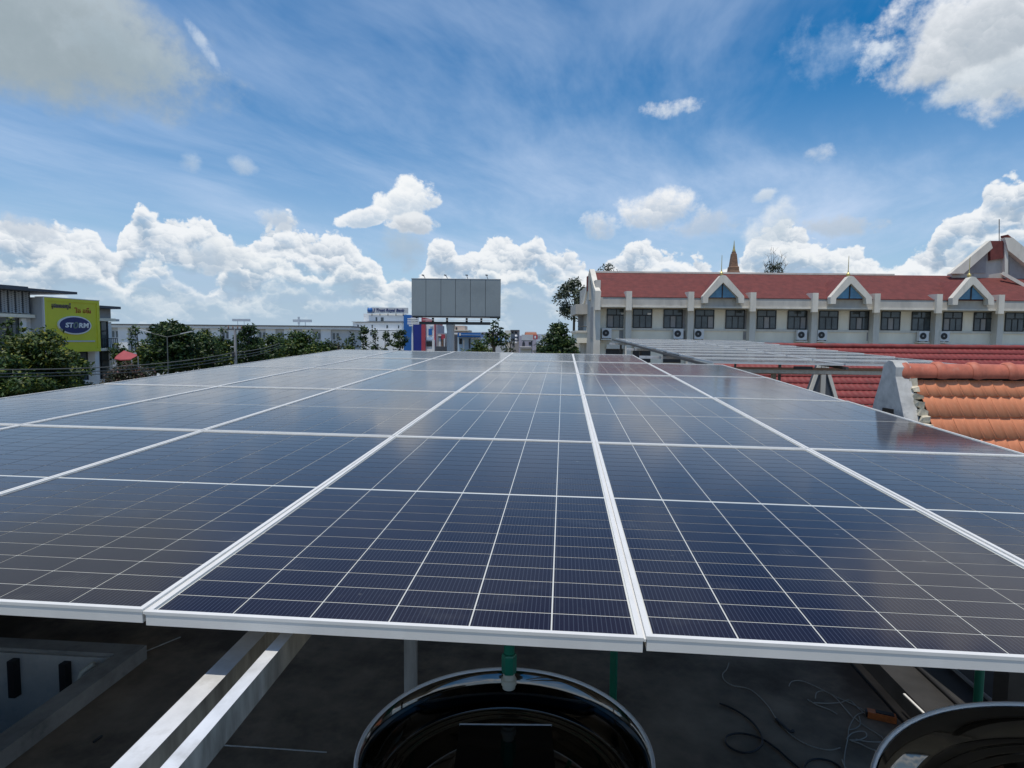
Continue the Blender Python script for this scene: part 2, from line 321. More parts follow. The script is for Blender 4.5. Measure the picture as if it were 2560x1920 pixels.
def cellmat():
    m = bpy.data.materials.new('solar cell'); m.use_nodes = True; nt = m.node_tree; p = nt.nodes['Principled BSDF']; L = nt.links.new
    uv = nt.nodes.new('ShaderNodeUVMap'); s = nt.nodes.new('ShaderNodeSeparateXYZ'); L(uv.outputs[0], s.inputs[0])
    def M(op, a, b=0.0):
        n = nt.nodes.new('ShaderNodeMath'); n.operation = op
        for i, v in enumerate((a, b)):
            if hasattr(v, 'is_output'): L(v, n.inputs[i])
            else: n.inputs[i].default_value = v
        return n.outputs[0]
    fr = M('ABSOLUTE', M('SUBTRACT', M('FRACT', M('MULTIPLY', s.outputs[0], 17.0)), .5))
    bar = M('LESS_THAN', fr, .085)
    tc = nt.nodes.new('ShaderNodeTexCoord'); gi = nt.nodes.new('ShaderNodeObjectInfo')
    n1 = nt.nodes.new('ShaderNodeTexNoise'); n1.inputs['Scale'].default_value = 1.7; n1.inputs['Detail'].default_value = 6; n1.inputs['Roughness'].default_value = .65
    geo = nt.nodes.new('ShaderNodeNewGeometry'); L(geo.outputs['Position'], n1.inputs['Vector'])
    dust = nt.nodes.new('ShaderNodeMapRange'); dust.inputs[1].default_value = .35; dust.inputs[2].default_value = .8; L(n1.outputs[0], dust.inputs[0])
    a = nt.nodes.new('ShaderNodeMix'); a.data_type = 'RGBA'; L(M('MULTIPLY', dust.outputs[0], .55), a.inputs[0])
    a.inputs[6].default_value = (.0085, .0025, .0085, 1); a.inputs[7].default_value = (.024, .019, .024, 1)
    b = nt.nodes.new('ShaderNodeMix'); b.data_type = 'RGBA'; L(bar, b.inputs[0]); L(a.outputs[2], b.inputs[6]); b.inputs[7].default_value = (.040, .041, .056, 1)
    L(b.outputs[2], p.inputs['Base Color'])
    # dried water marks and bird lime: sparse small spots, and a dirt line along the lower edge of some panels
    n4 = nt.nodes.new('ShaderNodeTexNoise'); n4.inputs['Scale'].default_value = 21; n4.inputs['Detail'].default_value = 3; L(geo.outputs['Position'], n4.inputs['Vector'])
    n5 = nt.nodes.new('ShaderNodeTexNoise'); n5.inputs['Scale'].default_value = 3.1; n5.inputs['Detail'].default_value = 4; n5.inputs['Roughness'].default_value = .7; L(geo.outputs['Position'], n5.inputs['Vector'])
    s4 = nt.nodes.new('ShaderNodeMapRange'); s4.inputs[1].default_value = .735; s4.inputs[2].default_value = .80; L(n4.outputs[0], s4.inputs[0])
    s5 = nt.nodes.new('ShaderNodeMapRange'); s5.inputs[1].default_value = .60; s5.inputs[2].default_value = .85; L(n5.outputs[0], s5.inputs[0])
    sm = M('MAXIMUM', M('MULTIPLY', s4.outputs[0], .5), M('MULTIPLY', s5.outputs[0], .22))
    d_ = nt.nodes.new('ShaderNodeMix'); d_.data_type = 'RGBA'; L(sm, d_.inputs[0]); L(b.outputs[2], d_.inputs[6]); d_.inputs[7].default_value = (.17, .17, .16, 1)
    L(d_.outputs[2], p.inputs['Base Color'])
    rr = nt.nodes.new('ShaderNodeMapRange'); rr.inputs[3].default_value = .095; rr.inputs[4].default_value = .16; L(dust.outputs[0], rr.inputs[0]); L(rr.outputs[0], p.inputs['Roughness'])
    p.inputs['IOR'].default_value = 1.37
    p.inputs['Sheen Weight'].default_value = .22; p.inputs['Sheen Roughness'].default_value = .25; p.inputs['Sheen Tint'].default_value = (1, .97, .93, 1)   # a film of dust
    n3 = nt.nodes.new('ShaderNodeTexNoise'); n3.inputs['Scale'].default_value = 2.3; n3.inputs['Detail'].default_value = 1; L(geo.outputs['Position'], n3.inputs['Vector'])
    bp = nt.nodes.new('ShaderNodeBump'); bp.inputs['Strength'].default_value = .2; bp.inputs['Distance'].default_value = .003; L(n3.outputs[0], bp.inputs['Height']); L(bp.outputs[0], p.inputs['Normal'])
    return m
M_ = {}
M_['cell'] = cellmat()
M_['sheet'] = mat('white backsheet under glass', (.66, .67, .62), .07, var=.05)
M_['alu'] = mat('anodised aluminium', (.74, .73, .69), .42, .08, var=.06, scale=9)
M_['galv'] = mat('galvanised steel', (.72, .73, .73), .40, .18, var=.12, scale=14, stain=((.54, .54, .52), 9, .52, .72), squash=(1, 1, .25))
M_['steel'] = mat('dark steel', (.09, .085, .08), .55, .3, var=.3, scale=6)
M_['floor'] = mat('stained concrete roof', (.235, .178, .125), .75, spec=.2, var=.38, scale=2.3, bump=.006, bscale=9, stain=((.10, .074, .052), .8, .45, .60))
M_['conc'] = mat('weathered concrete', (.50, .48, .43), .85, var=.16, scale=1.2, bump=.004, stain=((.24, .24, .22), .8, .58, .78), squash=(1, 1, .35))
M_['conclight'] = mat('pale painted concrete', (.66, .63, .55), .85, var=.14, scale=1.1, stain=((.36, .36, .32), .6, .58, .8), squash=(1, 1, .3))
M_['cream'] = mat('cream plaster', (.86, .81, .67), .85, var=.08, scale=.9, stain=((.62, .58, .47), .7, .6, .8), squash=(1, 1, .4))
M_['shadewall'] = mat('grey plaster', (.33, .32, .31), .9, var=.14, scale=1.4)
M_['redtile'] = mat('red roof tile', (.165, .041, .034), .75, var=.22, scale=2.2, bump=.003, stain=((.11, .034, .030), 1.3, .56, .74))
M_['redtile2'] = mat('red concrete tile', (.215, .034, .029), .6, var=.2, scale=5, stain=((.13, .030, .026), 2.0, .55, .75))
M_['orange'] = mat('weathered orange tile', (.72, .265, .125), .6, var=.16, scale=13, bump=.002, stain=((.74, .42, .25), 16, .56, .80), squash=(1, .22, .22))
M_['ridge'] = mat('ridge tile clay', (.47, .14, .082), .6, var=.22, scale=9, bump=.002, stain=((.50, .30, .22), 5, .60, .80))
M_['mortar'] = mat('crumbling mortar', (.60, .54, .41), .95, var=.3, scale=16, bump=.01)
M_['cement'] = mat('grey cement render', (.45, .45, .43), .9, var=.25, scale=6, bump=.006, stain=((.22, .235, .25), 5, .55, .75))
M_['glass'] = mat('window glass', (.075, .092, .10), .07, var=.4, scale=.9, spec=.6)
M_['blueglass'] = mat('blue glass', (.07, .23, .36), .25, var=.3, scale=1.2, spec=.6)
M_['dark'] = mat('dark frame', (.018, .022, .026), .5)
M_['black'] = mat('black rubber', (.012, .012, .014), .5)
M_['white'] = mat('white paint', (.74, .74, .72), .6, var=.06, scale=1.0)
M_['whitewall'] = mat('white plaster wall', (.78, .79, .78), .85, var=.06, scale=.5, stain=((.50, .51, .50), .3, .6, .8), squash=(1, 1, .4))
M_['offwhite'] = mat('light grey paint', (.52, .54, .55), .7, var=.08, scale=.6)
M_['tank'] = mat('polished black tank', (.17, .168, .165), .05, 1.0, var=.12, scale=3, bump=.0022, bscale=4.5, spec=.75, stain=((.26, .25, .24), 6, .64, .92))
M_['rim'] = mat('bright rolled rim', (.88, .88, .87), .3, .1, var=.05)
M_['lid'] = mat('dark tank lid', (.03, .032, .034), .05, .9, var=.2)
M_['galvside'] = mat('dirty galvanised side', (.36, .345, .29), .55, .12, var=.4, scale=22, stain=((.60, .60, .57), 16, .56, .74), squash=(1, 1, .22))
M_['green'] = mat('green plastic pipe', (.012, .19, .115), .4, var=.12, scale=12)
M_['plastic'] = mat('cream plastic fitting', (.60, .58, .48), .4, var=.06)
M_['tool'] = mat('orange tool plastic', (.50, .13, .03), .45, var=.2, scale=30)
M_['wire'] = mat('grey wire', (.36, .33, .28), .6)
M_['wood'] = mat('grey timber', (.42, .40, .36), .85, var=.2, scale=5, squash=(4, 4, .6))
M_['yellow'] = mat('yellow green sign cladding', (.66, .64, .045), .55, var=.07, scale=.5)
M_['navy'] = mat('navy sign face', (.010, .022, .13), .4, var=.1)
M_['letter'] = mat('white letters', (.80, .80, .80), .5, var=.02)
M_['letterg'] = mat('grey green letter', (.16, .22, .19), .5, var=.02)
M_['letterp'] = mat('purple letters', (.10, .06, .14), .5, var=.05)
M_['letterr'] = mat('red letters', (.45, .07, .03), .5, var=.05)
M_['slate'] = mat('dark slate cladding', (.075, .085, .10), .6, var=.15)
M_['greyboard'] = mat('unprinted billboard sheet', (.27, .31, .32), .6, .1, var=.05, scale=.35, stain=((.235, .27, .28), .22, .55, .7))
M_['blue'] = mat('blue cladding', (.02, .14, .42), .5, var=.1, scale=.4)
M_['dkblue'] = mat('dark blue cladding', (.015, .03, .22), .5, var=.1, scale=.4)
M_['rose'] = mat('red cladding', (.42, .06, .08), .5, var=.1, scale=.4)
M_['ltblue'] = mat('pale blue print', (.42, .55, .68), .5, var=.2, scale=.5)
M_['lilac'] = mat('grey lilac wall', (.38, .36, .42), .8, var=.1, scale=.5)
M_['pink'] = mat('pale pink wall', (.52, .42, .36), .85, var=.1, scale=.4)
M_['brick'] = mat('brown stone', (.20, .115, .075), .85, var=.3, scale=1.2, squash=(1, 1, 3))
M_['gold'] = mat('faded gold', (.48, .40, .16), .4, .4, var=.15)
M_['redcanvas'] = mat('red canopy sheet', (.33, .06, .065), .7, var=.12, scale=1.5)
M_['bark'] = mat('bark', (.10, .075, .05), .9, var=.3, scale=6, bump=.01)
M_['asphalt'] = mat('asphalt', (.05, .05, .05), .85, var=.25, scale=.5)
M_['ground'] = mat('dry ground', (.16, .15, .11), .95, var=.3, scale=.08)
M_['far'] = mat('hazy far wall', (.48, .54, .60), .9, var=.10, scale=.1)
LEAF = [leafmat('dark leaf', (.010, .028, .009), (.028, .064, .016), (.10, .14, .028)),
        leafmat('mid leaf', (.014, .038, .010), (.042, .090, .018), (.17, .19, .03)),
        leafmat('bright leaf', (.018, .042, .009), (.050, .090, .016), (.24, .235, .03)),
        leafmat('brown leaf', (.030, .035, .018), (.060, .070, .035), (.19, .10, .09)),
        leafmat('grey leaf', (.030, .048, .030), (.075, .098, .060), (.16, .18, .11))]

# ------------------------------------------------------------------ the frame of the sloping solar array
PR, PU, PF = axes(R(-4.65682), R(-6.193865), R(.800353))
PC = Vector((.96083, -1.29572, .69158))
rot = Matrix([[sum(a[i]*b[j] for a, b in ((AR, PR), (AU, PU), (AF, PF))) for j in range(3)] for i in range(3)])
ARRAY = Matrix.Translation(CAM) @ rot.to_4x4() @ Matrix.Translation(-PC)     # array plane -> world
IARR = ARRAY.inverted()
COLW, ROWL = 1.154, 2.148
def onarray(px, py, dz=0.0):                          # array coordinates of what is seen at a spot, dz off its plane
    d = ray(px, py); dl = IARR.to_3x3() @ d; c = IARR @ CAM
    return c + dl*((dz-c.z)/dl.z)

# ------------------------------------------------------------------ ground, street, own roof
struct('ground', MB().box((-2500, -600, -.6), (2500, 4500, 0)), M_['ground'])
struct('street', MB().box((-34, -100, .004), (-22, 400, .008)), M_['asphalt'])

# ------------------------------------------------------------------ solar panels
PW, PL, TH, LIP = 1.1485, 2.141, .034, .0125
def panel_meshes():
    f = MB(); w, l = PW/2, PL/2
    for (a, b, c, d) in ((-w, w, -l, -l+LIP), (-w, w, l-LIP, l), (-w, -w+LIP, -l+LIP, l-LIP), (w-LIP, w, -l+LIP, l-LIP)):
        f.box((a, c, -.0075), (b, d, 0))              # top lip
    e = .0014
    for (a, b, c, d) in ((-w+e, w-e, -l+e, -l+.006), (-w+e, w-e, l-.006, l-e), (-w+e, -w+.006, -l+.006, l-.006), (w-.006, w-e, -l+.006, l-.006)):
        f.box((a, c, -TH), (b, d, -.0075))            # upright web under it
    for (c, d) in ((-l+.006, -l+.03), (l-.03, l-.006)):
        f.box((-w+.006, c, -TH), (w-.006, d, -TH+.002))
    b = MB().box((-w+LIP*.6, -l+LIP*.6, -.0112), (w-LIP*.6, l-LIP*.6, -.0062))
    return mesh_of('frame', f, M_['alu']), mesh_of('backsheet', b, M_['sheet'])
FRAME, SHEET = panel_meshes()
CX = (PW-2*LIP-.006)/6; GX = .0035
HALF = (PL-2*LIP-.006-.014)/2; CY = HALF/12; GY = .0040
def cell_centre(i, j):
    y = (j-5.5-6)*CY - .007 if j < 12 else (j-12-5.5+6)*CY+.007
    return ((i-2.5)*CX, y)
def cell_mesh(name, centres):
    vs, fs, uv = [], [], []
    a, b = (CX-GX)/2, (CY-GY)/2
    for (cx, cy) in centres:
        k = len(vs)
        for z in (-.0060, -.0052):
            vs += [(cx-a, cy-b, z), (cx+a, cy-b, z), (cx+a, cy+b, z), (cx-a, cy+b, z)]
        for q in ((4, 5, 6, 7), (0, 1, 5, 4), (1, 2, 6, 5), (2, 3, 7, 6), (3, 0, 4, 7)):
            fs.append(tuple(k+t for t in q))
            uv += [((0, 0), (1, 0), (1, 1), (0, 1))[t % 4] for t in q]
    me = bpy.data.meshes.new(name); me.from_pydata(vs, [], fs); me.materials.append(M_['cell'])
    u = me.uv_layers.new(name='UVMap')
    for i, c in enumerate(uv): u.data[i].uv = c
    return me
ALLC = [(i, j) for j in range(24) for i in range(6)]
CELL1 = cell_mesh('cell', [(0, 0)]); CELLS = cell_mesh('cells', [cell_centre(i, j) for i, j in ALLC])
def panel(label, m, group, single=False):
    t = thing('solar_panel', label, 'solar panel', group=group, mat=m)
    obj('frame', FRAME, None, t, local=True); obj('backsheet', SHEET, None, t, local=True)
    if single:
        for (i, j) in ALLC:
            c = bpy.data.objects.new('cell', CELL1); cx, cy = cell_centre(i, j); c.location = (cx, cy, 0); c.parent = t; C.objects.link(c)
    else: obj('cells', CELLS, None, t, local=True, kind='stuff')
    return t
ORD = ['first', 'second', 'third', 'fourth', 'fifth', 'sixth']
ROWN = ['front row', 'second row', 'third row', 'fourth row', 'far fifth row']
random.seed(11)
for r in range(5):
    for k in range(7 if r == 0 else 6 if r < 4 else 5):
        c = k-3
        tilt = Matrix.Rotation(random.uniform(-.0028, .0028), 4, 'X') @ Matrix.Rotation(random.uniform(-.0026, .0026), 4, 'Y')
        m = ARRAY @ Matrix.Translation(((c+.5)*COLW, (r+.5)*ROWL, random.uniform(-.0008, .0008))) @ tilt
        pos = {0: 'leftmost', 6: 'added out of view for shade'}.get(k, 'rightmost' if k == 5 and r else ORD[min(k, 5)]+' from left')
        if r == 0 and k == 6: pos = 'jutting out past the right edge'  # extra panel, added out of view to shade the roof floor
        if r == 4 and k == 4: pos = 'rightmost'
        panel('solar panel in the %s of the near array, %s' % (ROWN[r], pos), m, 'solar panels of the near array', single=(r == 0 and 0 < k < 6))
# aluminium strips that close the gaps between neighbouring panels, and the rails that carry them
def rail(name, label, a, b, w, h, m, cat='rail', group=None):
    t = obj(name, MB().beam(ARRAY @ Vector(a), ARRAY @ Vector(b), w, h, ARRAY.to_3x3() @ Vector((0, 0, 1))), m)
    return tag(t, label, cat, group)
for c in range(-2, 3):
    rail('joint_strip', 'thin pale strip in the long joint between panel columns %s and %s from the left' % (ORD[c+2], ORD[c+3]),
         (c*COLW, .004, -.0065), (c*COLW, ROWL*5-.006 if c < 2 else ROWL*4-.01, -.0065), .0044, .006, M_['alu'], 'strip', 'joint strips between panel columns')
for r in range(1, 5):
    rail('joint_strip', 'thin pale strip in the joint behind the %s of panels' % ROWN[r-1],
         (-3*COLW+.01, r*ROWL, -.0185), ((3 if r < 5 else 2)*COLW-.01, r*ROWL, -.0185), .0062, .018, M_['alu'], 'strip', 'joint strips between panel rows')
for r in range(5):
    for q in (.45, 1.70):
        rail('purlin', 'steel purlin under the %s of the near array, %s' % (ROWN[r], 'nearer one' if q < 1 else 'farther one'),
             (-3*COLW+.1, r*ROWL+q, -.060), ((3 if r < 4 else 2)*COLW-.1, r*ROWL+q, -.060), .05, .048, M_['steel'], 'purlin', 'purlins under the near array')
# ------------------------------------------------------------------ what stands under the array
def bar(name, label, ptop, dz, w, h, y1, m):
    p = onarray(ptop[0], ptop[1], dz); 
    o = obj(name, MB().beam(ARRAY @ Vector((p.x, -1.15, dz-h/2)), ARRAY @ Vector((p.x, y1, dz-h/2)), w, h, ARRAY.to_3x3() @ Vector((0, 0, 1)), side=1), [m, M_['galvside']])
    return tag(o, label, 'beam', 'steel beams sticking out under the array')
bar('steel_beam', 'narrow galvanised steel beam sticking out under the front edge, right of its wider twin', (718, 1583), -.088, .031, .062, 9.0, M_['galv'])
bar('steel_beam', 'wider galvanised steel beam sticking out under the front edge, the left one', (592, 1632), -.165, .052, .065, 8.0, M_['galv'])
FLZ = 7.1
fl = MB().box((-9, .2, 6.8), (9.5, 17.5, FLZ))
# the roof slab keeps an opening at the left for the light well
h0 = onz(346, 1608, FLZ+.13); hx = IARR @ h0
def A2(x, y, z):                                       # array-aligned plan position at world height z
    p = ARRAY @ Vector((x, y, 0)); return Vector((p.x, p.y, z))
a_in = IARR @ onz(300, 1622, FLZ+.13)
def hole_slab():
    x1, y1 = a_in.x, a_in.y; x0, y0 = x1-3.3, y1-2.2
    mb = MB()
    def quad(xa, ya, xb, yb): mb.hexa([A2(xa, ya, 6.8), A2(xb, ya, 6.8), A2(xb, yb, 6.8), A2(xa, yb, 6.8), A2(xa, ya, FLZ), A2(xb, ya, FLZ), A2(xb, yb, FLZ), A2(xa, yb, FLZ)])
    quad(-8.5, -1.0, x0, 17); quad(x1, -1.0, 9.0, 17); quad(x0, y1, x1, 17); quad(x0, -1.0, x1, y0)
    return mb, (x0, y0, x1, y1)
mb, HO = hole_slab(); struct('roof_floor', mb, M_['floor'])
x0, y0, x1, y1 = HO
well = thing('light_well', 'concrete kerbed opening in the dark roof floor with white walls inside', 'light well', A2(x1, y1, FLZ))
def seg(mb, xa, ya, xb, yb, za, zb): return mb.hexa([A2(xa, ya, za), A2(xb, ya, za), A2(xb, yb, za), A2(xa, yb, za), A2(xa, ya, zb), A2(xb, ya, zb), A2(xb, yb, zb), A2(xa, yb, zb)])
k = .17
kerbm = M_['kerb'] = mat('damp concrete kerb', (.32, .30, .27), .85, var=.3, scale=4, bump=.01, stain=((.08, .08, .075), 2, .5, .7))
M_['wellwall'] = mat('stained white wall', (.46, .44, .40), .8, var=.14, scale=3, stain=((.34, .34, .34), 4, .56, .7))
for q in ((x1, y0-k, x1+k, y1+k), (x0-k, y1, x1-.001, y1+k), (x0-k, y0-k, x1-.001, y0), (x0-k, y0+.001, x0, y1-.001)):
    obj('kerb', seg(MB(), *q, FLZ+.001, FLZ+.13), kerbm, well)
for q in ((x1-.03, y0, x1-.002, y1), (x0, y1-.03, x1-.031, y1-.002), (x0, y0, x1-.031, y0+.03), (x0, y0+.031, x0+.03, y1-.031)):
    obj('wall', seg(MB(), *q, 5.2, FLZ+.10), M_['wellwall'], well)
obj('bottom', seg(MB(), x0, y0, x1, y1, 5.1, 5.19), M_['steel'], well)
for i, xx in enumerate(((IARR @ onz(212, 1632, FLZ)).x, (IARR @ onz(78, 1632, FLZ)).x)):
    obj('strut', seg(MB(), xx, y1-.10, xx+.06, y1-.032, 6.83, FLZ+.06), M_['black'], well)
obj('ledge', seg(MB(), x0+.03, y1-.16, x1-.031, y1-.03, 6.36, 6.42), M_['wellwall'], well)
obj('inner_pipe', MB().tube([A2(x1-.10, y1-.12, 7.2), A2(x1-.20, y1-.14, 7.12), A2(x1-.26, y1-.16, 6.9), A2(x1-.28, y1-.17, 6.3)], .022, 8), M_['plastic'], well, True)
obj('inner_pipe', MB().tube([A2(x1-1.60, y1-.30, 7.2), A2(x1-1.68, y1-.40, 7.05), A2(x1-1.75, y1-.6, 6.5)], .03, 8), M_['wellwall'], well, True)
obj('rung', MB().beam(A2(x1-1.15, y1-.1, 6.55), A2(x1-1.7, y1-.8, 6.35), .05, .03), M_['steel'], well)
# water tanks
def tank(label, cx, cy, ztop, r=.5, drop=1.0):
    t = thing('water_tank', label, 'water tank', (cx, cy, FLZ), 'water tanks under the array')
    obj('body', MB().lathe([(r-.02, FLZ), (r-.01, FLZ+.02), (r-.006, ztop-.06), (r+.004, ztop-.045)], (cx, cy, 0), 64), M_['tank'], t, True)
    pr = [(.493, -.011), (.485, -.020), (.472, -.06), (.458, -.135), (.452, -.150), (.449, -.156), (.436, -.150), (.430, -.151), (.427, -.160), (.414, -.155), (.408, -.156), (.405, -.165), (.392, -.160), (.384, -.160), (.35, -.146), (.20, -.112), (.0001, -.10)]
    pr = [(a_*r/.5, ztop+b_*(drop if b_ < -.03 else 1)) for a_, b_ in pr]
    obj('dome', MB().lathe(pr, (cx, cy, 0), 96), M_['tank'], t, True)
    obj('rim', MB().lathe([(r+.002, ztop-.026), (r+.006, ztop-.016), (r+.006, ztop-.004), (r+.002, ztop), (r-.004, ztop-.001), (r-.007, ztop-.010)], (cx, cy, 0), 96), M_['rim'], t, True)
    lid = obj('lid', MB().box((cx-.176, cy-.22, ztop-.15*drop), (cx+.176, cy+.25, ztop-.095*drop)), M_['lid'], t)
    obj('lid_edge', MB().box((cx-.178, cy+.2505, ztop-.10*drop), (cx+.178, cy+.256, ztop-.093*drop)), M_['rim'], lid)
    return t
T1 = onz(1266, 1700, CAM.z-1.39); T1Z = CAM.z-1.39
tc1 = onz(1266, 1668, T1Z); tank('polished dark water tank with a green pipe entering its top', tc1.x, tc1.y-.5, T1Z)
tc2 = onz(2540, 1746, CAM.z-1.40); tank('polished dark water tank cut off by the right edge, beside the raised ledge', 1.68, 1.20, CAM.z-1.2, .8, .55)
pp = onz(1272, 1738, T1Z-.05); pz = T1Z-.022
ip = thing('inlet_pipe', 'green plastic pipe with hexagonal union going down into the tank top', 'pipe', (pp.x, pp.y, pz))
top = (ARRAY @ Vector(((IARR @ Vector((pp.x, pp.y, 9.3))).x, (IARR @ Vector((pp.x, pp.y, 9.3))).y, -.05))).z
obj('pipe', MB().tube([(pp.x, pp.y, pz+.25), (pp.x, pp.y, top)], .0135, 16), M_['green'], ip, True)
obj('collar', MB().lathe([(.0136, .25), (.0185, .25), (.0185, .205), (.0215, .203), (.0215, .150), (.0136, .148)], (pp.x, pp.y, pz), 16), M_['green'], ip)
obj('union', MB().lathe([(.010, .149), (.0275, .147), (.0305, .140), (.0305, .080), (.0285, .068), (.010, .066)], (pp.x, pp.y, pz), 6), M_['green'], ip)
obj('fitting', MB().lathe([(.010, .067), (.024, .066), (.024, .045), (.031, .042), (.031, .020), (.026, .016), (.026, .004), (.001, .004)], (pp.x, pp.y, pz), 24), M_['plastic'], ip)
for (px, py, Y, lab) in ((1533.5, 1700, 3.3, 'green standing pipe right of the tank with the union'), (2448, 1700, 3.1, 'green standing pipe behind the right hand tank')):
    p = at(px, py, Y); tag(obj('standing_pipe', MB().tube([(p.x, p.y, FLZ), (p.x, p.y, 9.25)], .021, 14), M_['green'], None, True), lab, 'pipe')
p = at(1027, 1660, 4.3); tag(obj('support_post', MB().box((p.x-.042, p.y-.04, FLZ), (p.x+.042, p.y+.04, 9.42)), M_['wood']), 'pale grey square post left of the tank, holding up the array', 'post')
for i, (xx, yy) in enumerate(((-3.2, 1.4), (2.9, 1.4), (-3.2, 6), (2.9, 6), (-3.2, 10), (2.0, 10.2), (0, 8))):
    q = A2(xx, yy, FLZ); tp = (ARRAY @ Vector((xx, yy, -.10))).z
    tag(obj('support_post', MB().box((q.x-.04, q.y-.04, FLZ), (q.x+.04, q.y+.04, tp)), M_['steel']), 'dark steel post under the near array, %s' % ('front left', 'front right', 'middle left', 'middle right', 'back left', 'back right', 'centre')[i], 'post', 'dark posts under the near array')
# trench and raised ledge at the right
g0, g1 = IARR @ onz(2128, 1669, FLZ), IARR @ onz(2205, 1676, FLZ+.16)
xg = g0.x; xl = g1.x
M_['slate2'] = mat('weathered sheet', (.30, .31, .31), .7, var=.2, scale=2)
M_['shade_dark'] = mat('dark tone for shade', (.030, .030, .031), .7, var=.35, scale=3, bump=.003)  # near-black tone puts the shade on the ledge into its colour
M_['pitch'] = mat('black bitumen', (.014, .014, .015), .35, var=.3, scale=4)
struct('raised_ledge', seg(MB(), xl, -1.0, 8.5, 12.0, FLZ+.001, FLZ+.17), M_['shade_dark'])
ga, gb = onz(1700+.3888*1440, 1560+.3888*450, FLZ+.18), onz(1700+.3888*1570, 1560+.3888*575, FLZ+.18)  # ends of a white strip painted in for the sun glint
tag(obj('glint_strip', MB().beam(ga, gb, .016, .010), M_['white']), 'short white strip painted in as a sun glint on the raised ledge', 'strip')
struct('added_parapet', seg(MB(), -5.75, -.3, -5.5, 11.0, FLZ+.001, 8.6), M_['shade_dark'])  # unseen wall added to keep sun off the roof floor
aw = thing('added_awning', 'added unseen awning shading the floor under the left edge of the near array', 'awning', A2(-4.4, 4, 8.9))  # added out of view so the floor at the left stays shaded
obj('sheet', seg(MB(), -5.6, -.6, -3.30, 10.0, 8.86, 8.89), M_['slate2'], aw)
for yy in (.2, 5.0, 9.6): obj('rafter', seg(MB(), -5.55, yy, -3.32, yy+.06, 8.79, 8.858), M_['steel'], aw)
struct('gutter', seg(MB(), xg, -1.0, xl-.002, 12.0, FLZ+.002, FLZ+.012), M_['pitch'])
c0 = IARR @ onz(2400, 1690, FLZ+.19)
tag(obj('conduit', MB().tube([A2(c0.x, -1, FLZ+.19), A2(c0.x, 11, FLZ+.19)], .016, 10), M_['shadewall'], None, True), 'pale straight conduit lying along the raised ledge', 'conduit')
tag(obj('conduit', MB().tube([A2(c0.x-.28, -1, FLZ+.185), A2(c0.x-.28, 11, FLZ+.185)], .014, 8), M_['black'], None, True), 'thin black conduit lying along the raised ledge', 'conduit')
p = at(2590, 1690, 3.9); tag(obj('crate', MB().box((p.x-.05, p.y, FLZ+.171), (p.x+.6, p.y+.12, p.z+.25)).box((p.x-.06, p.y-.012, p.z-.10), (p.x+.61, p.y, p.z-.05)), M_['plastic']), 'pale box with a ribbed front standing at the right edge under the array', 'box')
# loose things on the roof floor
def onfloor(pts, up=.012): return [onz(x, y, FLZ+up)+Vector((0, 0, 0)) for x, y in pts]
def smooth_path(p, n=8):
    out = []
    for i in range(len(p)-1):
        a, b, c, d = p[max(i-1, 0)], p[i], p[i+1], p[min(i+2, len(p)-1)]
        for k in range(n):
            t = k/n; out.append(.5*((2*b)+(c-a)*t+(2*a-5*b+4*c-d)*t*t+(3*b-a-3*c+d)*t**3))
    return out+[p[-1]]
def z3(l): return [(1700+.3888*x, 1560+.3888*y) for x, y in l]
tag(obj('cable', MB().tube(smooth_path(onfloor(z3([(255, 510), (340, 545), (430, 600), (490, 660), (525, 720), (525, 775), (480, 815), (410, 828), (340, 805), (295, 765), (300, 725), (350, 705), (430, 708), (530, 740), (620, 800), (700, 870), (770, 930), (850, 1010)]))), .0075, 8), M_['black'], None, True), 'black cable with one loop lying on the dark roof floor', 'cable')
tag(obj('cable', MB().tube(smooth_path(onfloor(z3([(800, 960), (800, 915), (830, 880), (890, 868), (960, 880), (1010, 905), (1050, 940), (1080, 990)]))), .0075, 8), M_['black'], None, True), 'short black cable arching into the picture left of the right tank', 'cable')
WI = [[(315, 250), (300, 290), (275, 320), (285, 360), (340, 395), (420, 410), (480, 440), (560, 520), (620, 610), (690, 690), (770, 750), (860, 790), (960, 810), (1030, 795)],
      [(700, 400), (720, 370), (780, 365), (860, 395), (950, 440), (1030, 480), (1100, 510), (1190, 560)], [(870, 480), (880, 440), (930, 432), (990, 465), (1050, 530), (1110, 600)],
      [(860, 505), (940, 510), (1030, 505), (1090, 490), (1150, 545), (1190, 575)], [(1180, 570), (1130, 590), (1090, 660), (1080, 730), (1065, 800), (1055, 880), (1060, 930)],
      [(1070, 740), (1110, 700), (1180, 690), (1200, 720), (1150, 745), (1090, 745)], [(1150, 590), (1160, 640), (1130, 670), (1090, 680)],
      [(1120, 600), (1180, 650), (1260, 700), (1310, 740), (1290, 758), (1200, 755), (1130, 740)], [(1100, 750), (1160, 770), (1220, 800), (1260, 815)],
      [(820, 485), (880, 520), (960, 550), (1010, 580)], [(1040, 870), (1060, 920), (1080, 960)]]
for i, w in enumerate(WI):
    tag(obj('wire', MB().tube(smooth_path(onfloor(z3(w), .008+.003*(i % 3))), .0042, 5), M_['wire'], None, True), ('long thin grey wire curving across the roof floor to the tangle', 'grey wire running straight into the end of the orange tool', 'short grey wire looping through the top of the tangle', 'grey wire lying crosswise over the tangle by the orange tool', 'thickest looking grey wire leading from the tool towards the camera', 'small closed loop of grey wire below the orange tool', 'short hooked grey wire left of the orange tool', 'long grey wire loop reaching the right hand tank', 'straight grey wire end pointing at the right hand tank', 'faint grey wire lying left of the tangle', 'short loose grey wire end in front of the tangle')[i], 'wire', 'tangled grey wires')
tag(obj('rod', MB().tube(onfloor(z3([(618, 612), (705, 692), (730, 686)])), .012, 6), M_['black']), 'short black bent rod on the roof floor beside the long wire', 'rod')
a, b = onfloor(z3([(1205, 572), (1390, 612)]), .03)
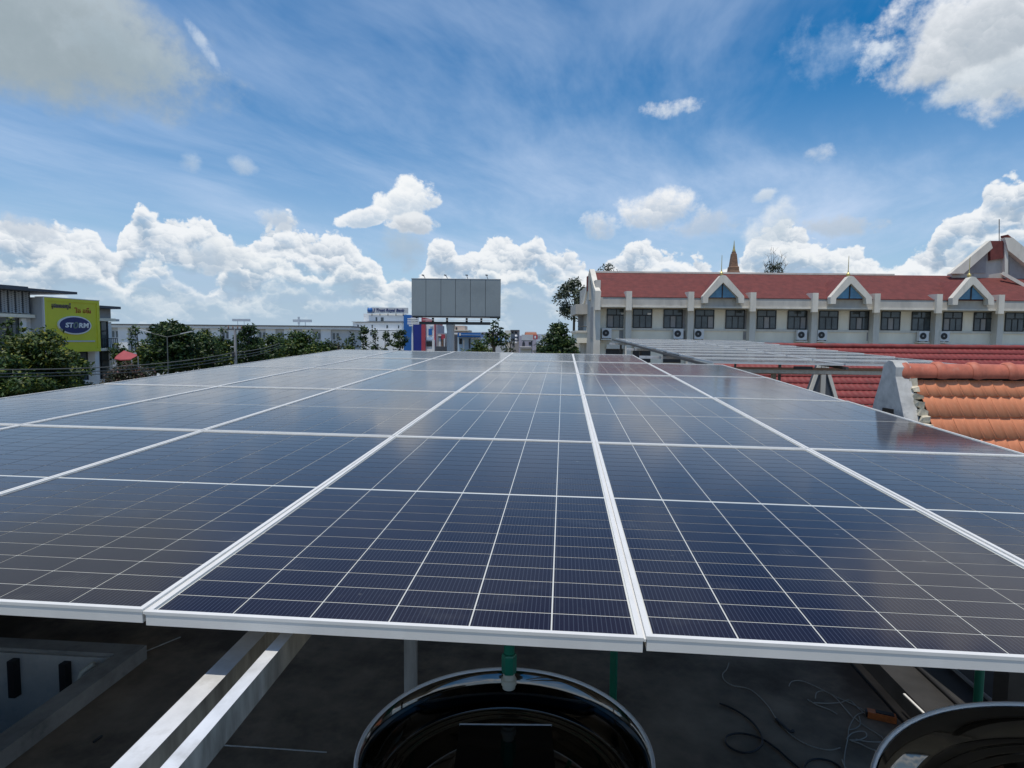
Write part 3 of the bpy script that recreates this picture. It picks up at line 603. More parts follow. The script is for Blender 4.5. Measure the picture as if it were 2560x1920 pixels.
tl = thing('hand_tool', 'orange and black hand tool lying at the end of the grey wires', 'tool', a)
obj('body', MB().beam(a, b, .062, .05), M_['tool'], tl)
d = (b-a).normalized(); obj('screen', MB().beam(a+d*.055+Vector((0, 0, .028)), b-d*.015+Vector((0, 0, .028)), .042, .008), M_['black'], tl)
obj('nose', MB().beam(a-d*.012, a+d*.001, .05, .04), M_['black'], tl)
for pts, nm, lab, rad in (([(940, 380), (1060, 330), (1160, 290)], 'stick', 'pale thin stick lying beside the light well kerb', .006), ([(600, 965), (655, 925)], 'twig', 'short dark twig on the roof floor left of the beams', .008), ([(1430, 985), (1750, 1005), (2100, 1030)], 'stick', 'long thin pale stick on the roof floor right of the beams', .005)):
    tag(obj(nm, MB().tube([onz(.3888*x, 1480+.3888*y, FLZ+.012) for x, y in pts], rad, 6), M_['wood'] if nm == 'stick' else M_['black']), lab, nm)
struct('own_building_wall', MB().box((-8.6, 1.2, .01), (9.2, 17.2, 5.05)), M_['conc'])

# ------------------------------------------------------------------ second array over the red roofs
A20 = ARRAY @ Matrix.Translation((3.42, 9.12, .0)) @ Matrix.Rotation(R(3.1), 4, 'Z')
random.seed(5)
NR2 = 10
for r in range(NR2):
    for c in range(2):
        m = A20 @ Matrix.Translation(((c+.5)*2.165, (r+.5)*COLW, 0)) @ Matrix.Rotation(R(-.75)+random.uniform(-.0015, .0015), 4, 'X') @ Matrix.Rotation(random.uniform(-.0015, .0015), 4, 'Y') @ Matrix.Rotation(R(90), 4, 'Z')
        panel('crosswise solar panel of the far array, %s column, row %s from its front' % (('left', 'right')[c], ('one two three four five six seven eight nine ten'.split())[r]), m, 'solar panels of the far array')
def b2(a, b): return A20 @ Vector(a), A20 @ Vector(b)
U2 = A20.to_3x3() @ Vector((0, 0, 1))
for x, lab in ((-.04, 'dark steel rafter along the left edge of the far array'), (2.16, 'steel rafter under the middle of the far array'), (4.34, 'steel rafter along the right edge of the far array')):
    tag(obj('rafter', MB().beam(*b2((x, -.1, -.065), (x, NR2*COLW+.5, -.065)), .04, .05, U2), M_['steel']), lab, 'rafter', 'rafters of the far array')
for i, y in enumerate((.5, 3.9, 7.4, 11.2)):
    tag(obj('purlin', MB().beam(*b2((-.5 if i < 2 else -.25, y, -.18), (4.5, y, -.18)), .05, .06, U2), M_['galv']), 'steel cross rail under the far array, %s from its front' % ORD[i], 'rail', 'cross rails of the far array')
    for x in (.15, 4.1):
        if i < 2: continue
        p = A20 @ Vector((x, y+.05, -.15))
        tag(obj('steel_post', MB().box((p.x-.03, p.y-.03, p.z-2.2), (p.x+.03, p.y+.03, p.z)), M_['steel']), '%s steel post of the far array, %s from its front' % ('left' if x < 1 else 'right', ORD[i]), 'post', 'posts of the far array')
for i, x in enumerate((1.35, 3.1)):
    tag(obj('clamp', MB().beam(*b2((x, .02, -.075), (x+.30, .02, -.075)), .03, .045, U2), M_['black']), 'black junction box under the front edge of the far array, %s' % ('left one' if i == 0 else 'right one'), 'box', 'black boxes under the far array')
# concrete beam in front of the red roof
b0, b1 = at(1700, 925, 11.6), at(2300, 925, 11.6)
M_['brownconc'] = mat('brown weathered beam', (.64, .47, .39), .85, var=.15, scale=2)
tag(obj('concrete_beam', MB().box((b0.x, 11.5, b0.z-.055), (b1.x, 11.75, b0.z+.06)), M_['brownconc']), 'brown weathered beam running below the far array in front of the red roof', 'beam')
for px in (1932, 2480):
    p = at(px, 930, 11.6); tag(obj('beam_post', MB().box((p.x-.035, 11.52, 7.1), (p.x+.035, 11.6, b0.z-.056)), M_['conc']), 'grey post under the brown beam, %s' % ('left of the dark vent' if px < 2000 else 'hidden behind the orange roof'), 'post')

# ------------------------------------------------------------------ tiled roofs
def wave_strip(x0, x1, period, amp, segs, y0, z0, y1, z1, thick, phase=0.0, shape=1.0):
    """one course of wavy tiles: upper edge (y0,z0), lower edge (y1,z1)"""
    mb = MB(); n = max(2, int(round((x1-x0)/period*segs))); top, low, bot = [], [], []
    dn = Vector((0, y1-y0, z1-z0)).normalized(); nr = Vector((1, 0, 0)).cross(dn); nr = nr if nr.z > 0 else -nr
    for i in range(n+1):
        x = x0+(x1-x0)*i/n; t = ((x-x0)/period+phase)
        h = amp*(1-2*abs(math.sin(math.pi*(t+.12*math.sin(2*math.pi*t))))**.8) if shape < 0 else amp*(math.cos(2*math.pi*t)*.6+.4*math.cos(4*math.pi*t+.6)*shape)
        top.append(Vector((x, y0, z0))+nr*(h-.004)); low.append(Vector((x, y1, z1))+nr*(h+thick)); bot.append(Vector((x, y1, z1))+nr*(h-.002))
    k = n+1; mb.add(top+low+bot, [(i, k+i, k+i+1, i+1) for i in range(n)]+[(k+i, 2*k+i, 2*k+i+1, k+i+1) for i in range(n)])
    if mb.f and (Vector(mb.v[k])-Vector(mb.v[0])).cross(Vector(mb.v[1])-Vector(mb.v[0])).z < 0: mb.f = [f[::-1] for f in mb.f]
    return mb
# long red roof behind the far array
RY, RZ, RA, RE = 24.0, 9.84, R(31), .415
rx0, rx1 = at(1840, 870, RY).x, 24.0
red = thing('red_tiled_roof', 'long low roof of bright red tiles in front of the grey building', 'roof', ((rx0+rx1)/2, RY, RZ))
for i in range(13):
    ya, za, yb, zb = RY-i*RE*math.cos(RA), RZ-i*RE*math.sin(RA), RY-(i+1)*RE*math.cos(RA), RZ-(i+1)*RE*math.sin(RA)
    x_ = rx0 if i < 1 else rx0-1.2
    obj('tile_course', wave_strip(x_, rx1, .21, .012, 4, ya, za, yb, zb, .035, phase=.37*i), M_['redtile2'], red, True)
obj('ridge', MB().tube([(rx0+.35*i, RY, RZ+.03+(.015 if i % 2 else 0)) for i in range(int((rx1-rx0)/.35))], .10, 8), M_['redtile2'], red, True)
obj('back_slope', MB().hexa([(rx0, RY, RZ-.1), (rx1, RY, RZ-.1), (rx1, RY+4, RZ-2.5), (rx0, RY+4, RZ-2.5), (rx0, RY, RZ-.02), (rx1, RY, RZ-.02), (rx1, RY+4, RZ-2.42), (rx0, RY+4, RZ-2.42)]), M_['redtile2'], red)
yb, zb = RY-13*RE*math.cos(RA), RZ-13*RE*math.sin(RA)
obj('wall', MB().box((rx0-1.2, yb+.3, 0), (rx1, RY+3, zb-.15)), M_['cream'], red)
# small dark louvre gable standing on that roof
vY = 19.2
va, vb, vc, vd = at(2041, 930, vY), at(2075, 930, vY), at(2092, 1008, vY), at(2014, 1008, vY)
vent = thing('roof_vent', 'dark pointed gable opening with pale edges set in the red roof', 'vent', (vd+vc)/2)
def poly(px, dy, Y): return [at(a, b, Y)+Vector((0, dy, 0)) for a, b in px]
obj('dark_face', MB().prism([at(2056, 890, vY), vc, vd], (0, .25, 0)), M_['slate'], vent)
obj('edge', MB().beam(at(2056, 888, vY)-Vector((0, .03, 0)), vd-Vector((0, .03, 0)), .10, .07, (0, 1, 0)), M_['conclight'], vent)
obj('edge', MB().beam(at(2057, 888, vY)-Vector((0, .03, 0)), vc-Vector((0, .03, 0)), .10, .07, (0, 1, 0)), M_['conclight'], vent)
obj('louvre_bar', MB().box(at(2053, 900, vY-.01), at(2062, 1008, vY-.06)), M_['conc'], vent)
# orange roof at the right
OY = 6.70; oz = at(2260, 936, OY).z; ox0 = at(2252, 940, OY).x; OA, OE, OW = R(58), .245, .122
orr = thing('orange_tiled_roof', 'steep weathered orange tiled roof with round ridge caps and a grey cement gable', 'roof', (ox0, OY, oz))
TILE = {}
for i in range(8):
    s0 = i*OE-.03 if i else .045
    ya, za, yb, zb = OY-.02-s0*math.cos(OA), oz-s0*math.sin(OA), OY-.02-(i+1)*OE*math.cos(OA), oz-(i+1)*OE*math.sin(OA)
    if i < 2:
        tm = wave_strip(0, OW, OW, .0078, 14, ya, za, yb, zb, .018, shape=-1); TILE['m'] = mesh_of('tile', tm, M_['orange'], True); ref = (yb, zb)
    for j in range(21):
        if i == 1 and j == 0 or i == 0 and j == 0: pass
        t = obj('tile', TILE['m'], None, orr); t.location = (ox0+.085+j*OW+.010*i+(.03 if i in (1, 2) else 0), yb-ref[0]+random.uniform(-.003, .003), zb-ref[1]+random.uniform(-.003, .003)-.012)
        t.rotation_euler = (0, 0, 0)
for j in range(8):
    xa = ox0-.03+j*.383; rr = .110
    c = MB(); 
    prof = [(-.02, rr*.97), (.0, rr*1.13), (.05, rr*1.17), (.085, rr*1.03), (.12, rr*.97), (.38, rr*.93), (.398, rr*.92)]
    b = len(c.v); n = 18
    for (dx, r_) in prof:
        for k_ in range(n+1):
            t = math.pi*(k_/n*1.30-.15); c.v.append((xa+dx, OY+r_*math.cos(t)*.95, oz+.015+r_*math.sin(t)))
    for a_ in range(len(prof)-1):
        for k_ in range(n): c.f.append((b+a_*(n+1)+k_, b+(a_+1)*(n+1)+k_, b+(a_+1)*(n+1)+k_+1, b+a_*(n+1)+k_+1)); c.m.append(0)
    obj('ridge_cap', c, M_['ridge'], orr, True)
obj('roof_core', MB().prism([(ox0+.13, OY, oz-.03), (ox0+.13, OY-1.3, oz-.03-1.3*math.tan(OA)), (ox0+.13, OY+1.3, oz-.03-1.3*math.tan(OA))], (3.5, 0, 0)), M_['steel'], orr)
# cement gable: an uneven render face with a notch low down
gx = ox0-.02
gp = [(OY+.03, oz+.15), (OY+.12, oz+.10), (OY+.16, oz-.05), (OY+.26, oz-.30), (OY+.36, oz-.62), (OY+.50, oz-1.1), (OY-.66, oz-1.1), (OY-.36, oz-.62), (OY-.22, oz-.30), (OY-.10, oz-.02), (OY-.10, oz+.08), (OY-.04, oz+.14)]
obj('gable', MB().prism([(gx-.10, y, z) for y, z in gp], (.16, 0, 0)), M_['cement'], orr)
nm = MB().prism([(gx-.125, OY+.06, oz-.37), (gx-.125, OY+.12, oz-.66), (gx-.125, OY-.14, oz-.66), (gx-.125, OY-.10, oz-.37)], (.03, 0, 0))
obj('notch', nm, M_['pitch'], orr)
random.seed(3)
for i in range(7):
    z = oz-.08-.075*i; y = OY-.095-.0468*i
    c = MB().box((-.045, -.025, -.034), (.04, .03, .034)); 
    c.v = [(gx+.095+a*(1+random.uniform(-.4, .4)), y+b_+random.uniform(-.016, .016), z+d_+random.uniform(-.020, .020)) for a, b_, d_ in c.v]
    obj('mortar_lump', c, M_['mortar'], orr)

# small roof tiles: the whole roof stands close beside the array edge
NY = 5.25
orr.location = (at(2252, 940, NY).x, NY, at(2260, 936, NY).z); orr.scale = (NY/OY,)*3

# ------------------------------------------------------------------ long grey building with the red roof
BY = 50.0
def fX(px, Y=BY): return at(px, 800, Y).x
def fZ(y, Y=BY): return at(1500, y, Y).z
bld = thing('red_roofed_building', 'long two storey grey and cream building with red tiled roof and three pointed dormers', 'building', (fX(2000), BY, 0), mat=None)
XL, XR = fX(1500), 46.0
wall = MB().box((XL, BY, 0), (XR, BY+.4, fZ(745)))
obj('wall', wall, M_['cream'], bld)
obj('end_wall', MB().box((fX(1487), BY, 0), (XL-.002, BY+11.5, fZ(700))), M_['conc'], bld)
YF = 48.7
obj('fascia', MB().box((XL-.4, YF, fZ(766.5, YF)), (XR, BY-.003, fZ(743, YF))), M_['conc'], bld)
obj('soffit_line', MB().box((XL-.4, YF-.05, fZ(767.6, YF)), (XR, YF-.002, fZ(763.5, YF))), M_['conclight'], bld)
obj('eave_gutter', MB().box((XL, YF-.03, fZ(743, YF)+.002), (XR, YF+.25, fZ(741, YF))), M_['redtile'], bld)
obj('sill_band', MB().box((XL, BY-.10, fZ(825)), (XR, BY-.002, fZ(819.5))), M_['conclight'], bld)
obj('lintel_band', MB().box((XL, BY-.06, fZ(772.5)), (XR, BY-.002, fZ(767))), M_['conclight'], bld)
obj('floor_band', MB().box((XL, BY-.14, fZ(857)), (XR, BY-.002, fZ(851))), M_['conclight'], bld)
cols = [1493.5]+[1571.7+155*k_ for k_ in range(9)]
for i, cx in enumerate(cols):
    w = .235; x = fX(cx, 49.3)
    obj('pilaster', MB().box((x-w, 49.3, 0), (x+w, BY-.001, fZ(766.5, YF)-.002)), M_['conclight'], bld)
    x = fX(cx, 48.4); zt, zb_ = fZ(727, 48.4), fZ(775, 48.4); zf = fZ(743, 48.4)
    # bracket: a post on the fascia with a curved wing running back on to the roof
    br = [(48.4, zb_), (48.4, zt), (49.3, zt+.03), (49.7, zt-.04), (49.35, zf+.22), (49.15, zf-.05), (48.69, zf-.05), (48.69, zb_)]
    obj('bracket', MB().prism([(x-.22, y, z) for y, z in br], (.44, 0, 0)), M_['conclight'], bld)
wins = [(1518.5, 1562.5)]
for k_ in range(8): c_ = 1571.7+155*k_; wins += [(c_+12, c_+56), (c_+88.5, c_+132)]
random.seed(21)
for i, (a, b) in enumerate(wins):
    xa, xb, za, zb_ = fX(a), fX(b), fZ(817), fZ(773.5)
    w = obj('window', MB().box((xa, BY-.05, za), (xb, BY-.02, zb_)), M_['glass'], bld)
    f = MB(); t = .065
    f.box((xa-t, BY-.09, za-t), (xa, BY-.004, zb_+t)); f.box((xb, BY-.09, za-t), (xb+t, BY-.004, zb_+t)); f.box((xa, BY-.09, za-t), (xb, BY-.004, za)); f.box((xa, BY-.09, zb_), (xb, BY-.004, zb_+t))
    zm = zb_-(zb_-za)*.32; f.box((xa, BY-.085, zm-.045), (xb, BY-.051, zm+.045)); f.box(((xa+xb)/2-.03, BY-.083, zm+.046), ((xa+xb)/2+.03, BY-.051, zb_))
    for q in (.34, .68): xx = xa+(xb-xa)*q; f.box((xx-.03, BY-.083, za), (xx+.03, BY-.051, zm-.046))
    obj('frame', f, M_['dark'], w)
    if i % 3 != 1:
        q0 = random.choice((.02, .36, .70)); xx = xa+(xb-xa)*q0; obj('curtain', MB().box((xx, BY-.0505, za+.02), (xx+(xb-xa)*.28, BY-.0515, zm-.05)), M_['shadewall'], w)
    if i in (0, 1, 15, 16): obj('vent_panel', MB().box((xb-.32, BY-.088, zm+.05), (xb-.04, BY-.052, zm+.20)), M_['white'], w)
for k_ in range(9):                                     # drain pipe, and a grey strip painted as the recess shadow, by each pilaster
    c_ = 1571.7+155*k_; q_ = fX(c_-12); obj('drain_pipe', MB().tube([(q_, BY-.10, 0), (q_, BY-.10, fZ(768))], .045, 8), M_['conclight'], bld); obj('recess_shade', MB().box((fX(c_-23), BY-.012, fZ(846)), (fX(c_-9), BY-.003, fZ(768))), M_['shadewall'], bld)
for i, (a, b) in enumerate(((1516, 1561), (1584, 1628), (1660, 1704))):   # what shows of the lower storey
    obj('shutter_box', MB().box((fX(a), BY-.35, fZ(871.5)), (fX(b), BY-.01, fZ(861))), M_['conclight'], bld)
    obj('lower_window', MB().box((fX(a), BY-.06, fZ(905)), (fX(b), BY-.012, fZ(872.5))), M_['dark'], bld)
# red roof: one slope up to the ridge, laid in stepped courses
RYg = 53.2; zE, zR = fZ(741.5, YF), fZ(681, RYg)
tl_ = MB(); n = 30; XE = 46.0
for i in range(n):
    a, b = i/n, (i+1)/n; ya, yb = YF+.1+(RYg-YF-.1)*a, YF+.1+(RYg-YF-.1)*b; za, zb_ = zE+(zR-zE)*a, zE+(zR-zE)*b
    q = [(XL-.2, ya, za+.022), (XE, ya, za+.022), (XE, yb, zb_+.004), (XL-.2, yb, zb_+.004), (XL-.2, ya, za), (XE, ya, za)]
    tl_.add(q, [(0, 1, 2, 3), (4, 5, 1, 0)])
obj('roof_tiles', tl_, M_['redtile'], bld, kind='stuff')
obj('back_slope', MB().hexa([(XL-.2, RYg, zR-.12), (XE, RYg, zR-.12), (XE, 58.5, zE-.12), (XL-.2, 58.5, zE-.12), (XL-.2, RYg, zR-.01), (XE, RYg, zR-.01), (XE, 58.5, zE), (XL-.2, 58.5, zE)]), M_['redtile'], bld)
obj('ridge_cap', MB().box((XL-.5, RYg-.16, zR-.04), (XL+25.4, RYg+.16, zR+.10)), M_['conclight'], bld)
# barge boards of the left gable end, curved, and the red lattice between them
gxl = fX(1484)
def barge(sgn, dx):
    pts = []
    for t in range(9):
        u = t/8; y = RYg-sgn*(u**.85)*(RYg-49.0); z = zR+.15-(zR-zE-.15)*u+.28*math.sin(math.pi*u)*-1
        pts.append((y, z))
    return MB().prism([(gxl+dx, y, z+.12) for y, z in pts]+[(gxl+dx, y-(.0), z-.42) for y, z in reversed(pts)], (.42, 0, 0))
obj('barge_board', barge(1, 0), M_['conclight'], bld)
obj('barge_board', barge(-1, -.02), M_['conclight'], bld)
obj('gable_infill', MB().prism([(gxl+.22, RYg, zR-.3), (gxl+.22, 49.6, zE+.05), (gxl+.22, 56.8, zE+.05)], (.2, 0, 0)), M_['shadewall'], bld)
obj('gable_post', MB().box((gxl-.06, RYg-.35, zE), (gxl+.28, RYg+.35, zR-.1)), M_['conc'], bld)
obj('gable_panel', MB().box((gxl-.10, RYg+.5, zR-1.5), (gxl+.2, RYg+1.3, zR-.25)), M_['redtile'], bld)
obj('corner_pier', MB().box((fX(1484, 49.0), 48.9, 0), (fX(1501, 48.9), 49.299, fZ(700+40))), M_['conclight'], bld)
obj('balcony_roof', MB().box((at(1434, 780, 57).x, 55.2, at(1436, 787, 57).z), (fX(1487), 60, at(1436, 763, 57).z)), M_['conc'], bld)
obj('balcony_wall', MB().box((at(1437, 840, 57).x, 55.2, at(1436, 857, 57).z), (fX(1487), 60, at(1436, 832, 57).z)), M_['cream'], bld)
obj('balcony_ledge', MB().box((at(1434, 825, 57).x, 55.1, at(1436, 832, 57).z+.002), (fX(1487), 60.1, at(1436, 827, 57).z)), M_['conclight'], bld)
obj('balcony_rail', MB().tube([(at(1437, 818, 57).x+.1, 55.3, at(1437, 817, 57).z), (fX(1487), 55.3, at(1437, 817, 57).z)], .04, 6), M_['dark'], bld)
obj('balcony_post', MB().box((at(1446, 900, 57).x, 56, 0), (at(1452, 900, 57).x, 56.4, at(1436, 857, 57).z-.002)), M_['conclight'], bld)
obj('balcony_post', MB().box((at(1449, 800, 57).x, 58, at(1436, 832, 57).z), (at(1470, 800, 57).x, 58.4, at(1436, 787, 57).z)), M_['shadewall'], bld)
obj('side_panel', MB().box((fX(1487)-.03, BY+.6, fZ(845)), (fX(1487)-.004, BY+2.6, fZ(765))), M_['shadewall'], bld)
# three dormers with blue glass and a finial each
for cx, dy in ((1805.6, 0), (2123.5, 2.2), (2427, 4.4)):
    DY = 48.3; P_ = lambda x, y: at(cx+x, y+dy, DY)
    dm = obj('dormer', MB().prism([P_(0, 705), P_(36, 742), P_(-36, 742)], (0, 3.4, 0)), M_['conc'], bld)
    outer = [P_(0, 688), P_(7, 690), P_(52, 741), P_(52, 758), P_(38, 758), P_(37, 744), P_(0, 707), P_(-37, 744), P_(-38, 758), P_(-51, 758), P_(-51, 741), P_(-7, 690)]
    fr = MB(); 
    fr.prism([outer[0], outer[1], outer[2], outer[3], outer[4], outer[5], outer[6]], (0, .5, 0)); fr.prism([outer[0], outer[6], outer[7], outer[8], outer[9], outer[10], outer[11]], (0, .5, 0))
    fr.v = [(v[0], v[1]-.25, v[2]) for v in fr.v]
    obj('surround', fr, M_['conclight'], dm)
    obj('glazing', MB().prism([P_(0, 709), P_(34, 744), P_(-34, 744)], (0, -.03, 0)), M_['blueglass'], dm)
    gb = MB().box(P_(-.8, 709)-Vector((0, .032, 0)), P_(.8, 744)-Vector((0, .06, 0)))
    obj('glazing_bar', gb, M_['dark'], dm)
    rb = MB(); apex, base_, lft = P_(0, 690), P_(50, 742), P_(-50, 742)
    for s_ in (base_, lft): rb.hexa([apex+Vector((0, .2, -.1)), s_+Vector((0, .2, -.1)), s_+Vector((0, .6, -.1)), apex+Vector((0, 4.4, -.1)), apex+Vector((0, .2, 0)), s_+Vector((0, .2, 0)), s_+Vector((0, .6, 0)), apex+Vector((0, 4.4, 0))])
    rb.v = [(v[0], v[1]+.1, v[2]-.06) for v in rb.v]
    obj('dormer_roof', rb, M_['redtile'], dm)
    q = P_(0, 688)
    obj('finial', MB().lathe([(.13, -.1), (.10, .05), (.16, .12), (.14, .2), (.05, .3), (.03, .5), (.02, 1.5), (.001, 1.62)], (q.x, q.y+.2, q.z), 8), M_['gold'], dm)
# cross wing with its own gable at the right end
WY = 52.8
wg = lambda x, y, Y=WY: at(x, y, Y)
wing = MB().prism([wg(2380, 685), wg(2478, 603), wg(2512, 603), wg(2640, 710), wg(2640, 800), wg(2380, 800)], (0, .6, 0))
obj('wing_wall', wing, M_['conc'], bld)
for pts in ([(2376, 684), (2476, 601), (2482, 620), (2464, 636), (2410, 684)], [(2512, 594), (2532, 594), (2650, 690), (2650, 730), (2520, 625)]):
    obj('wing_barge', MB().prism([wg(x, y, WY-.5) for x, y in pts], (0, .498, 0)), M_['conclight'], bld)
obj('wing_panel', MB().prism([wg(x, y, WY-.25) for x, y in ((2474, 602), (2512, 602), (2511, 645), (2476, 651))], (0, .247, 0)), M_['redtile'], bld)
obj('wing_post', MB().prism([wg(x, y, WY-.35) for x, y in ((2512, 594), (2521, 594), (2520, 690), (2512, 690))], (0, .347, 0)), M_['conclight'], bld)
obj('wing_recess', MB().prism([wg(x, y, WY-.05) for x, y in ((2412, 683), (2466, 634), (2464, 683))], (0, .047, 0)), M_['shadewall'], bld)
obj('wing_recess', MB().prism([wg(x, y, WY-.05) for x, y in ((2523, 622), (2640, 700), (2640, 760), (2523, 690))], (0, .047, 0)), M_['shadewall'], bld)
obj('wing_valley', MB().beam(wg(2505, 683, WY-.7), wg(2575, 722, WY-1.6), .3, .25), M_['conclight'], bld)
obj('wing_roof', MB().hexa([wg(2520, 590), wg(2660, 700), wg(2660, 700)+Vector((0, .8, 0)), wg(2520, 590)+Vector((0, .8, 0)), wg(2520, 586), wg(2660, 696), wg(2660, 696)+Vector((0, .8, 0)), wg(2520, 586)+Vector((0, .8, 0))]), M_['redtile'], bld)
obj('wing_rod', MB().tube([wg(2498, 602, WY+.5), wg(2498, 548, WY+.5)], .03, 6), M_['dark'], bld)
# outdoor units of the air conditioners
proto = None
ACX = [(1503.5, 'nearest the corner pier'), (1681.5, 'second from left, dark pipes beside it'), (1732.5, 'third from left'), (1988, 'fourth from left'), (2038, 'fifth from left'), (2290, 'sixth from left'), (2342, 'rightmost')]
def ac_unit(x, z):
    t = thing('air_conditioner', '', 'air conditioner', (x, BY-.5, z), 'air conditioners along the grey building')
    w, h, y0_, y1_ = .76, .78, BY-.52, BY-.20
    obj('casing', MB().box((x, y0_, z), (x+w, y1_, z+h)), M_['white'], t)
    obj('fan_grille', MB().lathe([(.001, .0), (.245, 0), (.245, .012), (.262, .02), (.262, 0)], (0, 0, 0), 20), M_['dark'], t, False).matrix_world = Matrix.Translation((x+.30, y0_-.003, z+.40)) @ Matrix.Rotation(R(90), 4, 'X')
    obj('fan_hub', MB().lathe([(.001, .014), (.07, .014), (.07, .002)], (0, 0, 0), 12), M_['shadewall'], t, False).matrix_world = Matrix.Translation((x+.30, y0_-.004, z+.40)) @ Matrix.Rotation(R(90), 4, 'X')
    obj('ledge', MB().box((x-.08, BY-.62, z-.16), (x+w+.02, BY-.003, z-.06)), M_['conclight'], t)
    obj('foot', MB().box((x+.06, BY-.5, z-.06), (x+.12, BY-.22, z)), M_['dark'], t); obj('foot', MB().box((x+w-.12, BY-.5, z-.06), (x+w-.06, BY-.22, z)), M_['dark'], t)
    return t
zac = fZ(845)
for i, (px, lab) in enumerate(ACX):
    x = fX(px)
    if proto is None: proto = t = ac_unit(x, zac); px0 = x
    else:
        t = proto.copy(); C.objects.link(t); t.location = proto.location+Vector((x-px0, 0, 0))
        for ch in list(proto.children): c_ = ch.copy(); C.objects.link(c_); mpi = ch.matrix_parent_inverse.copy(); c_.parent = t; c_.matrix_parent_inverse = mpi
    t['label'] = 'white air conditioner under the grey building windows, '+lab
# stupa spire far behind
sY = 130; sb = at(1832.5, 690, sY); sc_ = sY/FPX
st = thing('stupa_spire', 'brown stone spire with golden tip rising behind the red roof', 'spire', (sb.x, sY, 0))
def H(y): return at(1832.5, y, sY).z
def sq(r, z): return [(sb.x-r, sY-r, z), (sb.x+r, sY-r, z), (sb.x+r, sY+r, z), (sb.x-r, sY+r, z)]
t_ = MB()
lv = [(24, 760), (18, 700), (11, 677), (10.5, 668), (8.6, 666), (8.4, 663), (5.6, 635), (4.4, 634), (3.8, 629)]
for (r1, yA), (r2, yB) in zip(lv, lv[1:]): t_.hexa(sq(r1*sc_, H(yA))+sq(r2*sc_, H(yB)))
t_.box((sb.x-2.5, sY-2.5, 0), (sb.x+2.5, sY+2.5, H(760)))
obj('tower', t_, M_['brick'], st)
obj('spire', MB().lathe([(3.8*sc_, 0), (3.9*sc_, .25), (2.4*sc_, .6), (2.2*sc_, .9), (1.5*sc_, 1.3), (1.0*sc_, 1.7), (.5*sc_, 2.3), (.01, H(603)-H(629))], (sb.x, sY, H(629.5)), 10), M_['gold'], st)

# ------------------------------------------------------------------ shop building with the yellow sign box
su, sn = Vector((.2425, .970, 0)).normalized(), Vector((.970, -.2425, 0)).normalized()
sp0 = at(109, 800, 55)
SM = Matrix.Translation(Vector((sp0.x, sp0.y, 0))) @ Matrix(((su.x, sn.x, 0, 0), (su.y, sn.y, 0, 0), (0, 0, 1, 0), (0, 0, 0, 1)))    # local x along the face, y out of it
def S(px, py, off=0.0):
    p = onplane(px, py, sp0+sn*off, sn); v = SM.inverted() @ p; return v.x, v.z
def sbox(mb, x0, x1, z0, z1, f, b): return mb.box((x0, b, z0), (x1, f, z1), mat=SM)
def zz(x, y): return .14467*x, 700+.14467*y
shop = thing('shop_building', 'modern shop building with lattice screen and a big yellow sign box on its street face', 'building', (sp0.x, sp0.y, 0))
s1, zt = S(*zz(742, 296)); s2, _ = S(*zz(1715, 800)); _, zb_ = S(*zz(1720, 1232))
MW = -1.25                                              # main wall plane behind the sign box
obj('main_wall', sbox(MB(), -24, S(*zz(1915, 800), MW)[0], 0, zt-.4, MW-.3, MW-8), M_['whitewall'], shop)
def sobj(name, a, b, off, dep, m, par=shop, zfrom='a'):  # from two picture corners on a plane parallel to the face
    x0_, z0_ = S(*zz(*a), off); x1_, z1_ = S(*zz(*b), off); return obj(name, sbox(MB(), x0_, x1_, z0_, z1_, off, off-dep), m, par)
# lattice screen: uprights and crossing bars
lx0, lz0 = S(*zz(0, 150), MW+.1); lx1, _ = S(*zz(512, 400), MW+.1); _, lz1 = S(*zz(500, 575), MW+.1); lz0 = S(*zz(500, 215), MW+.1)[1]
obj('screen_backing', sbox(MB(), -24, lx1, lz1, lz0+.5, MW+.02, MW-.28), M_['slate'], shop)
lt = MB(); nx = int((lx1-lx0+5)/.62)
for i in range(nx):
    xa = lx1-.3-i*.62
    for j in range(5):
        z0_ = lz1+(lz0-lz1)*j/5; z1_ = lz1+(lz0-lz1)*(j+1)/5
        for (p, q) in (((xa-.24, z0_), (xa+.24, (z0_+z1_)/2)), ((xa+.24, (z0_+z1_)/2), (xa-.24, z1_)), ((xa+.24, z0_), (xa-.24, (z0_+z1_)/2)), ((xa-.24, (z0_+z1_)/2), (xa+.24, z1_))):
            lt.beam(SM @ Vector((p[0], MW+.08, p[1])), SM @ Vector((q[0], MW+.08, q[1])), .10, .05, sn)
obj('lattice_screen', lt, M_['offwhite'], shop, kind='stuff')
up = MB()
for i in range(nx): sbox(up, lx1-.02-i*.62, lx1+.04-i*.62, lz1, lz0+.3, MW+.14, MW+.03)
obj('screen_upright', up, M_['slate'], shop)
def roof_slab(name, xe, yy0, yy1, xs, off, dep, m):
    x1_, zt_ = S(*zz(xe, yy0), off); _, zb2 = S(*zz(xe, yy1), off); return obj(name, sbox(MB(), xs, x1_, zb2, zt_, off, off-dep), m, shop)
roof_slab('roof_slab', 1335, 208, 250, -24, .35, 7, M_['slate'])
xs = S(*zz(1600, 400), MW)[0]
roof_slab('lower_roof_slab', 2088, 462, 505, xs, -.35, 6, M_['slate'])
zt2 = S(*zz(1335, 250), .35)[1]
obj('attic_wall', sbox(MB(), -24, S(*zz(1045, 280), MW)[0], lz0+.2, zt2-.002, MW-.05, MW-6), M_['slate'], shop)
obj('beam', sbox(MB(), -24, S(*zz(612, 620), MW+.5)[0], S(*zz(600, 655), MW+.5)[1], S(*zz(600, 600), MW+.5)[1], MW+.5, MW-.27), M_['cream'], shop)
xg1 = S(*zz(470, 850), MW)[0]; zg = S(*zz(600, 655), MW+.5)[1]
